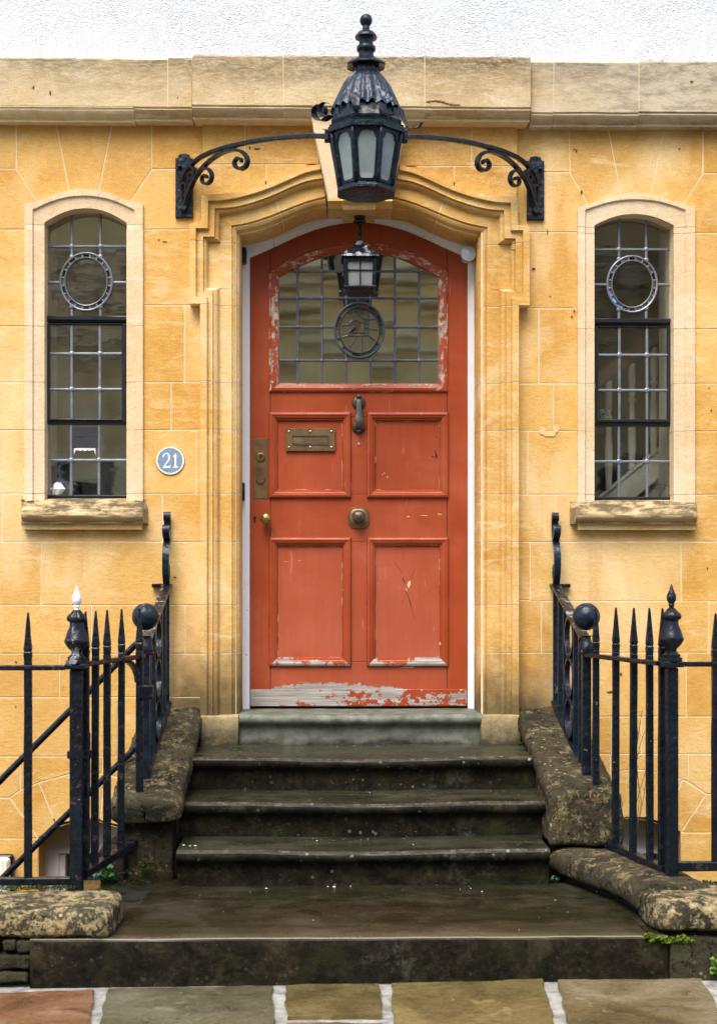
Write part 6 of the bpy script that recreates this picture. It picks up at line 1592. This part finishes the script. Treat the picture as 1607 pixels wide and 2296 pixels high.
# ring below the hood, moulded
O('ring',oct_([(0.120,3.026),(0.149,3.030),(0.150,3.048),(0.145,3.052),(0.146,3.058),(0.138,3.062),(0.120,3.064)]),M[LA],la,smooth=True,auto=25)
O('vent_band',lump(oct_([(0.132,3.060),(0.136,3.068),(0.138,3.078),(0.131,3.090),(0.125,3.112),(0.123,3.138),(0.05,3.15)]),0.002,20),M[LA],la,smooth=True,auto=30)
for k in range(8):
    for s in (-0.36,0.30):
        a=-math.pi/2+k*math.pi/4; n=Vector((math.cos(a),math.sin(a),0)); t=Vector((-n.y,n.x,0)); c=Vector((LX,-LDp,3.110))+n*0.1265+t*(s*0.09)
        V,F=box(-0.008,0.008,-0.004,0.0035,-0.013,0.013); V=[c+t*v.x+n*v.y+Vector((0,0,v.z)) for v in V]
        O('vent_slot',(V,F),M['black'],la)
# fluted dome with a ragged scalloped rim
pr=crom([(0.139,3.136),(0.131,3.150),(0.123,3.168),(0.115,3.186),(0.106,3.206),(0.094,3.230),(0.076,3.258),(0.058,3.276),(0.050,3.282)],3)
V=[];F=[];sg=144
for i,(r,z) in enumerate(pr):
    t=i/(len(pr)-1)
    for k in range(sg):
        a=2*math.pi*k/sg; fl_=1-abs(math.sin(11*a))**1.6; rr=r*(1+0.055*(fl_-0.5)*(1-t*0.5))+mn.noise(Vector((math.cos(a)*9,math.sin(a)*9,z*60)))*0.0022
        dz_=(-0.012*(1-fl_)+mn.noise(Vector((a*9,1,2)))*0.005)*(1-t)**4
        V.append(Vector((LX+rr*math.cos(a),-LDp+rr*math.sin(a),z+dz_)))
n=len(pr)
for i in range(n-1):
    for k in range(sg): j=(k+1)%sg; F.append((i*sg+k,i*sg+j,(i+1)*sg+j,(i+1)*sg+k))
M['dome']=iron('flaking lantern dome iron',0.12,0.42,base=(0.010,0.018,0.030))
O('dome',(V,F),M['dome'],la,smooth=True)
O('chimney',lathe([(0.050,3.276),(0.049,3.318),(0.03,3.320)],c0,32),M[LA],la,smooth=True,auto=30)
for k in range(16):
    a=2*math.pi*(k+0.5)/16; n=Vector((math.cos(a),math.sin(a),0)); t=Vector((-n.y,n.x,0)); c=Vector((LX,-LDp,3.290))+n*0.0495
    V,F=box(-0.0042,0.0042,-0.004,0.0022,-0.008,0.009); O('chimney_slot',([c+t*v.x+n*v.y+Vector((0,0,v.z)) for v in V],F),M['black'],la)
    c=c+Vector((0,0,0.020)); V,F=box(-0.003,0.003,-0.004,0.0022,-0.003,0.003); O('chimney_slot',([c+t*v.x+n*v.y+Vector((0,0,v.z)) for v in V],F),M['black'],la)
O('chimney_cap',lump(oct_([(0.048,3.316),(0.072,3.306),(0.0745,3.309),(0.074,3.316),(0.060,3.330),(0.038,3.340),(0.030,3.348)]),0.0015,25),M[LA],la,smooth=True,auto=30)
O('spire',lump(lathe([(0.031,3.346),(0.029,3.360),(0.031,3.366),(0.037,3.372),(0.038,3.382),(0.036,3.388),(0.028,3.391),(0.028,3.418),(0.030,3.421),(0.042,3.420),(0.044,3.424),(0.040,3.434),(0.028,3.446),(0.0145,3.452),(0.0135,3.470)],c0,32),0.0008,40),M[LA],la,smooth=True,auto=40)
O('spire_ball',lump(sphere((LX,-LDp,3.4915),0.0252,26,16),0.0008,40),M[LA],la,smooth=True)
# torn ornamental leaves round the rim
def ribbon(pts,w,name='leaf_scroll',lat=(0.62,0.76,0.15)):
    O(name,sweep([Vector(p) for p in crom([tuple(p) for p in pts],4)],rect(w,0.0026),lat=Vector(lat).normalized(),taper=lambda t:1.0-0.45*t),M[LA],la,smooth=True,auto=50)
def lp(px,py,dd=0.0): return P(px,py,LDp+dd)
ribbon([lp(742,258),lp(724,270),lp(709,264),lp(704,250),lp(708,239),lp(717,234),lp(727,238),lp(730,250),lp(726,260)],0.046)
ribbon([lp(738,262,.03),lp(724,258,.03),lp(717,246,.03),lp(720,234,.03),lp(728,229,.03),lp(735,231,.03)],0.040)
ribbon([lp(899,243),lp(903,262),lp(912,279),lp(925,288),lp(938,284),lp(945,273)],0.034)
ribbon([lp(853,229,.135),lp(858,246,.145),lp(870,256,.14),lp(885,254,.12),lp(896,243,.09)],0.034,lat=(0.6,0.8,0))
ribbon([lp(797,206,.125),lp(796,220,.14),lp(797,234,.15),lp(796,244,.148)],0.040,lat=(1,0.1,0))
# arms
def ad(px): return 0.03+(0.70-0.03)*(px-412)/(735-412)
def ap(px,py,o=0.0): return P(px,py,ad(px)+o)
XP=PX(807.5)
def mirl(vf): return [Vector((2*XP-v[0],v[1],v[2])) for v in vf[0]],vf[1]
def mirl2(vf): # right arm meets the lantern, which hangs a little off centre
    return [Vector((2*LX-v[0] if False else 2*XP-v[0]+ (2*LX-2*XP)*max(0,min(1,(-v[1]-0.03)/0.67)),v[1],v[2])) for v in vf[0]],vf[1]
topc=[(405,400),(409,386),(418,374),(433,358),(455,342),(490,328),(536,316),(595,305),(655,299),(700,297),(733,298)]
scr1=[(412,462),(420,432),(432,402),(448,376),(468,355),(492,338),(517,329),(537,330),(550,340),(555,353),(550,366),(538,371),(528,365),(526,355),(533,347),(541,350),(540,356)]
scr2=[(442,385),(452,372),(463,369),(472,377),(475,389),(470,401),(460,405),(453,398),(454,389),(461,385),(464,391)]
scr3=[(409,400),(418,376),(428,366),(437,372),(436,386),(429,394),(424,388),(427,380)]
scr4=[(413,450),(410,430),(409,410),(413,402),(419,408),(419,424),(415,434)]
def arm_path(pts,n=5): return [ap(x,y+7) for x,y in crom(pts,n)]
perp=(ap(735,300)-ap(412,300)); perp=Vector((perp.y,-perp.x,0)).normalized()
arms=[('arm',lump(sweep(arm_path(topc),crect(0.020,0.020,0.004)),0.001,25)),
      ('scroll',lump(sweep(arm_path(scr1),rect(0.021,0.0125),lat=perp,taper=lambda t:1.0 if t<0.7 else 1.0-(t-0.7)*0.9),0.0008,25)),
      ('scroll',sweep(arm_path(scr2),rect(0.023,0.0105),lat=perp,taper=lambda t:1.0-t*0.25)),
      ('scroll',sweep(arm_path(scr3),rect(0.022,0.009),lat=perp)),('scroll',sweep(arm_path(scr4),rect(0.022,0.009),lat=perp))]
for nm,vf in arms:
    O(nm,vf,M['iron'],la,smooth=True,auto=40); O(nm,mirl2(vf),M['iron'],la,smooth=True,auto=40)
# joints where the arms grip the ring
for s in (-1,1):
    x=LX+s*0.150; O('arm_socket',lump(bev(box(x-0.014,x+0.014,-LDp-0.016,-LDp+0.016,P(0,312,LDp).z,P(0,285,LDp).z),0.004,2),0.0015,30),M[LA],la)
# wall plates
pz0,pz1=PZ(489,.02),PZ(354,.02)
pa,pb=PX(393,.02),PX(432,.02); pm=(pa+pb)/2
pol=[(pa,pz0),(pb,pz0),(pb,pz1-0.004),(pb-0.010,pz1-0.004),(pb-0.016,pz1+0.012),(pm,pz1+0.018),(pa+0.016,pz1+0.012),(pa+0.010,pz1-0.004),(pa,pz1-0.004)]
vf=slab(pol,-0.018,0.020,0.003); O('wall_plate',vf,M['iron_blue'],la); O('wall_plate',mirl(vf),M['iron_blue'],la)
c=P(412,466,0.03)
V,F=box(-0.013,0.013,-0.014,0.012,-0.013,0.013,0.003); M4=Matrix.Translation(c)@Matrix.Rotation(R(45),4,'Y'); vf=xf((V,F),M4)
O('bolt',vf,M['iron_blue'],la); O('bolt',mirl(vf),M['iron_blue'],la)
c=P(402,372,0.03); vf=sphere(c,0.011,12,8,0.7); O('rivet',vf,M['iron_blue'],la,smooth=True); O('rivet',mirl(vf),M['iron_blue'],la,smooth=True)

# ================================================================= SMALL PORCH LAMP
hx=PX(806.5); hl=thing('hanging_lamp','small square black lamp with a hipped roof hanging on a chain over the door','lamp',(hx,0.0,PZ(650)))
ch=(hx,0.0,0.0)
zk=PZ(471,0.1)
O('rose',lathe([(0.028,zk-0.03),(0.030,zk-0.022),(0.022,zk-0.014),(0.026,zk-0.004),(0.026,zk+0.004)],ch,20),M['iron'],hl,smooth=True,auto=40)
ztop=PZ(541); zr0=zk-0.03
k=7
for i in range(k):
    za=zr0-(zr0-ztop)*(i)/k; L=(zr0-ztop)/k; zc_=za-L/2
    pts=[]
    for j in range(13):
        a=2*math.pi*j/12; u=0.0085*math.cos(a); vz=(L*0.72)*math.sin(a)
        rot=i*R(55); pts.append(Vector((hx+u*math.cos(rot),u*math.sin(rot),zc_+vz)))
    O('chain_link',tube(pts,0.0030,6),M['iron'],hl,smooth=True)
ze=PZ(577,0.04); s2=math.sqrt(2)
O('roof',lump(lathe([(0.004,ztop+0.006),(0.012*s2,ztop-0.002),(0.018*s2,ztop-0.012),(0.083*s2,ze+0.004),(0.085*s2,ze-0.002),(0.080*s2,ze-0.002),(0.020*s2,ztop-0.018)],ch,4,rot=math.pi/4,capped=False),0.0008,40),M['iron_flake'],hl)
O('roof_knob',lathe([(0.007,ztop+0.002),(0.010,ztop+0.010),(0.006,ztop+0.017),(0.010,ztop+0.022),(0.003,ztop+0.030)],ch,14),M['iron'],hl,smooth=True)
zb0=PZ(641,0.05); h0,h1=0.060,0.0655
for sx in(-1,1):
    for sy in(-1,1):
        O('corner_post',sweep([Vector((hx+sx*h0,sy*h0,zb0)),Vector((hx+sx*h1,sy*h1,ze-0.004))],crect(0.016,0.016,0.003),up=Vector((0,1,0.01))),M['iron'],hl)
O('top_rail',J(*[box(hx-h1,hx+h1,s*h1-0.005,s*h1+0.005,ze-0.020,ze-0.002) for s in(-1,1)],*[box(hx+s*h1-0.005,hx+s*h1+0.005,-h1,h1,ze-0.020,ze-0.002) for s in(-1,1)]),M['iron'],hl)
O('base',bev(lathe([(0.050*s2,zb0-0.020),(0.062*s2,zb0-0.016),(0.072*s2,zb0-0.010),(0.072*s2,zb0-0.002),(0.062*s2,zb0+0.004)],ch,4,rot=math.pi/4),0.0015),M['iron'],hl)
for k in range(4):
    Mr=Matrix.Translation(Vector((hx,0,0)))@Matrix.Rotation(k*math.pi/2,4,'Z')
    O('pane',xf(([Vector((-0.056,-h0+.002,zb0)),Vector((0.056,-h0+.002,zb0)),Vector((0.058,-h1+.004,ze-0.018)),Vector((-0.058,-h1+.004,ze-0.018))],[(0,1,2,3)]),Mr),M['frosted_small'],hl)
    zm=(zb0+ze)/2+0.004; hm=(h0+h1)/2
    O('glazing_bar',xf(J(box(-0.0025,0.0025,-hm-0.002,-hm+0.001,zb0,ze-0.018),box(-0.056,0.056,-hm-0.0025,-hm+0.001,zm-0.002,zm+0.0025)),Mr),M['iron'],hl)
    O('bar_boss',xf(lathe([(0.005,0.0),(0.005,0.003),(0.001,0.005)],(-0.048,-hm-0.001,zm),8,'y'),Mr),M['iron'],hl)

# ================================================================= BULKHEAD LAMP low on the wall
c=P(0,1961,0.0)
bl_=thing('bulkhead_lamp','cream ribbed bulkhead light with a dark rim on the wall at the lower left edge','lamp',c)
O('backing',bev(box(P(-36,0).x,P(33.5,0).x,-0.035,0.002,PZ(2012,0,0),PZ(1914,0,0)),0.016,4),M['casement'],bl_,smooth=True,auto=40)
O('diffuser',bev(box(P(-32,0).x,P(29,0).x,-0.075,-0.030,PZ(2009,0,0),PZ(1918,0,0)),0.018,4),M['cream_plastic'],bl_,smooth=True,auto=40)
for i in range(7):
    x=P(-28+i*8.2,0).x; O('rib',box(x,x+0.004,-0.0768,-0.074,PZ(2003,0,0),PZ(1924,0,0)),M['cream_plastic'],bl_)

# ================================================================= PLANTS
def leaf_(c,size,az,tilt,lobes=5):
    """lobed leaf blade with a midrib fold"""
    V=[Vector((0,0,0))];n=22
    for k in range(n+1):
        a=-2.6+5.2*k/n; r=size*(0.72+0.28*abs(math.cos(lobes*0.5*a)))*(0.62+0.38*math.cos(a*0.5))
        V.append(Vector((r*math.sin(a),r*math.cos(a),-0.22*size*abs(math.sin(a))+0.06*size*math.cos(3*a))))
    F=[(0,k+1,k+2) for k in range(n)]
    Mx=Matrix.Translation(c)@Matrix.Rotation(az,4,'Z')@Matrix.Rotation(tilt,4,'X')
    return [Mx@v for v in V],F
def plant(name,label,base,spec,mat,stem='stem'):
    t=thing(name,label,'plant',base)
    for dx,dy,dz_,s,az,ti in spec:
        tip=Vector(base)+Vector((dx,dy,dz_))
        mid=Vector(base).lerp(tip,0.55)+Vector((0,0,0.35*abs(dz_)))
        O('stalk',tube([Vector(base),mid,tip],0.0012,5),M[stem],t,smooth=True)
        O('leaf',leaf_(tip,s,az,ti),M[mat],t)
    return t
b=P(252,1974,1.00); rs=random.Random(12)
plant('weed','small blue green weed growing at the foot of the left pier behind the gate',b,[(rs.uniform(-.06,.05),rs.uniform(-.05,.02),rs.uniform(.005,.075),rs.uniform(.014,.022),rs.uniform(0,6),rs.uniform(.3,1.1)) for _ in range(22)],'leaf','moss')
b=P(1614,2190,1.865); rs=random.Random(5)
plant('weed','fresh green weed at the foot of the right low wall by the picture edge',b,[(rs.uniform(-.035,.06),rs.uniform(-.03,.0),rs.uniform(.01,.065),rs.uniform(.006,.011),rs.uniform(0,6),rs.uniform(.3,1.2)) for _ in range(26)],'leaf_bright','moss')
b=P(1243,1976,1.0); rs=random.Random(8)
plant('weed','tiny green seedling in the corner of the landing below the right stair wall',b,[(rs.uniform(-.015,.012),rs.uniform(-.02,.0),rs.uniform(.004,.022),rs.uniform(.005,.009),rs.uniform(0,6),rs.uniform(.3,1.2)) for _ in range(10)],'leaf','moss')
# tall dry stems with yellow flowers behind the right railing
b=P(1418,1890,0.55); t=thing('wild_flower','thin dry stems with a few tiny yellow flowers behind the right railing','plant',b)
rs=random.Random(2)
for tx,ty in ((1444,1640),(1430,1628),(1462,1650),(1452,1706),(1424,1690),(1440,1590),(1396,1800)):
    top=P(tx,ty,0.55+rs.uniform(-.05,.05)); pts=crom([tuple(b),tuple(b.lerp(top,.35)+Vector((rs.uniform(-.02,.02),0,0.0))),tuple(b.lerp(top,.7)+Vector((rs.uniform(-.02,.02),0,0))),tuple(top)],4)
    O('stem',tube(pts,0.0012,5),M['stem'],t,smooth=True)
    for q_ in range(4):
        p=Vector(pts[-2-q_*2]); e=p+Vector((rs.uniform(-.03,.03),rs.uniform(-.02,.02),rs.uniform(.005,.03))); O('twig',tube([p,e],0.0008,4),M['stem'],t)
for px,py in ((1449,1684),(1467,1683),(1442,1640),(1452,1706)):
    O('flower',sphere(P(px,py,0.57),0.0045,8,6,0.6),M['yellow'],t,smooth=True)

# ================================================================= HOUSE ACROSS THE STREET (seen mirrored in the panes)
YO=-13.2
oh=thing('opposite_house','pale stone house front across the street, seen mirrored in the door glass','house',(0.5,YO,0))
xs=[-9,-7.2,-6.0,-4.3,-3.1,-1.5,-0.3,1.3,2.5,4.0,5.2,6.8,8.0,10]
zs=[0,0.9,3.0,3.9,6.4,6.41]
zs=[0,1.0,3.0,3.5,6.9,8.4,9.0]
V=[];F=[]
wins=[]
for i,(a,b) in enumerate(zip(xs[:-1],xs[1:])):
    for j,(c,d_) in enumerate(zip(zs[:-1],zs[1:])):
        if i%2==1 and j in(1,4): wins.append((a,b,c,d_)); continue
        n=len(V); V+=[Vector((a,YO,c)),Vector((b,YO,c)),Vector((b,YO,d_)),Vector((a,YO,d_))]; F.append((n,n+1,n+2,n+3))
O('wall',(V,F),M['opp_stone'],oh)
for a,b,c,d_ in wins:
    w_=O('window',J(box(a-.12,a+.06,YO-.15,YO+.05,c-.1,d_+.1),box(b-.06,b+.12,YO-.15,YO+.05,c-.1,d_+.1),box(a+.06,b-.06,YO-.15,YO+.05,d_-.05,d_+.14),box(a-.16,b+.16,YO-.15,YO+.10,c-.16,c+.02)),M['opp_pale'],oh)
    O('pane',box(a,b,YO-.14,YO-.12,c,d_),M['dark'],w_)
    O('glazing_bar',J(box((a+b)/2-.02,(a+b)/2+.02,YO-.12,YO-.08,c,d_),box(a,b,YO-.12,YO-.08,(c+d_)/2-.02,(c+d_)/2+.02)),M['white_paint'],w_)
for z0,z1,pj in ((3.55,3.65,.06),(4.62,4.70,.06),(4.70,4.86,.25),(4.86,4.92,.40),(5.30,5.36,.12),(5.42,5.60,.30),(5.60,5.74,.50),(5.74,5.80,.65),(8.8,9.0,.3)):
    O('cornice',box(-9,10,YO-.05,YO+pj,z0,z1),M['opp_pale'],oh)
O('parapet',box(-9,10,YO-.3,YO+.02,9.0,9.2),M['opp_stone'],oh)
O('roof',([Vector((-9,YO-.2,9.1)),Vector((10,YO-.2,9.1)),Vector((10,YO-4,10.3)),Vector((-9,YO-4,10.3))],[(0,1,2,3)]),M['slate'],oh)
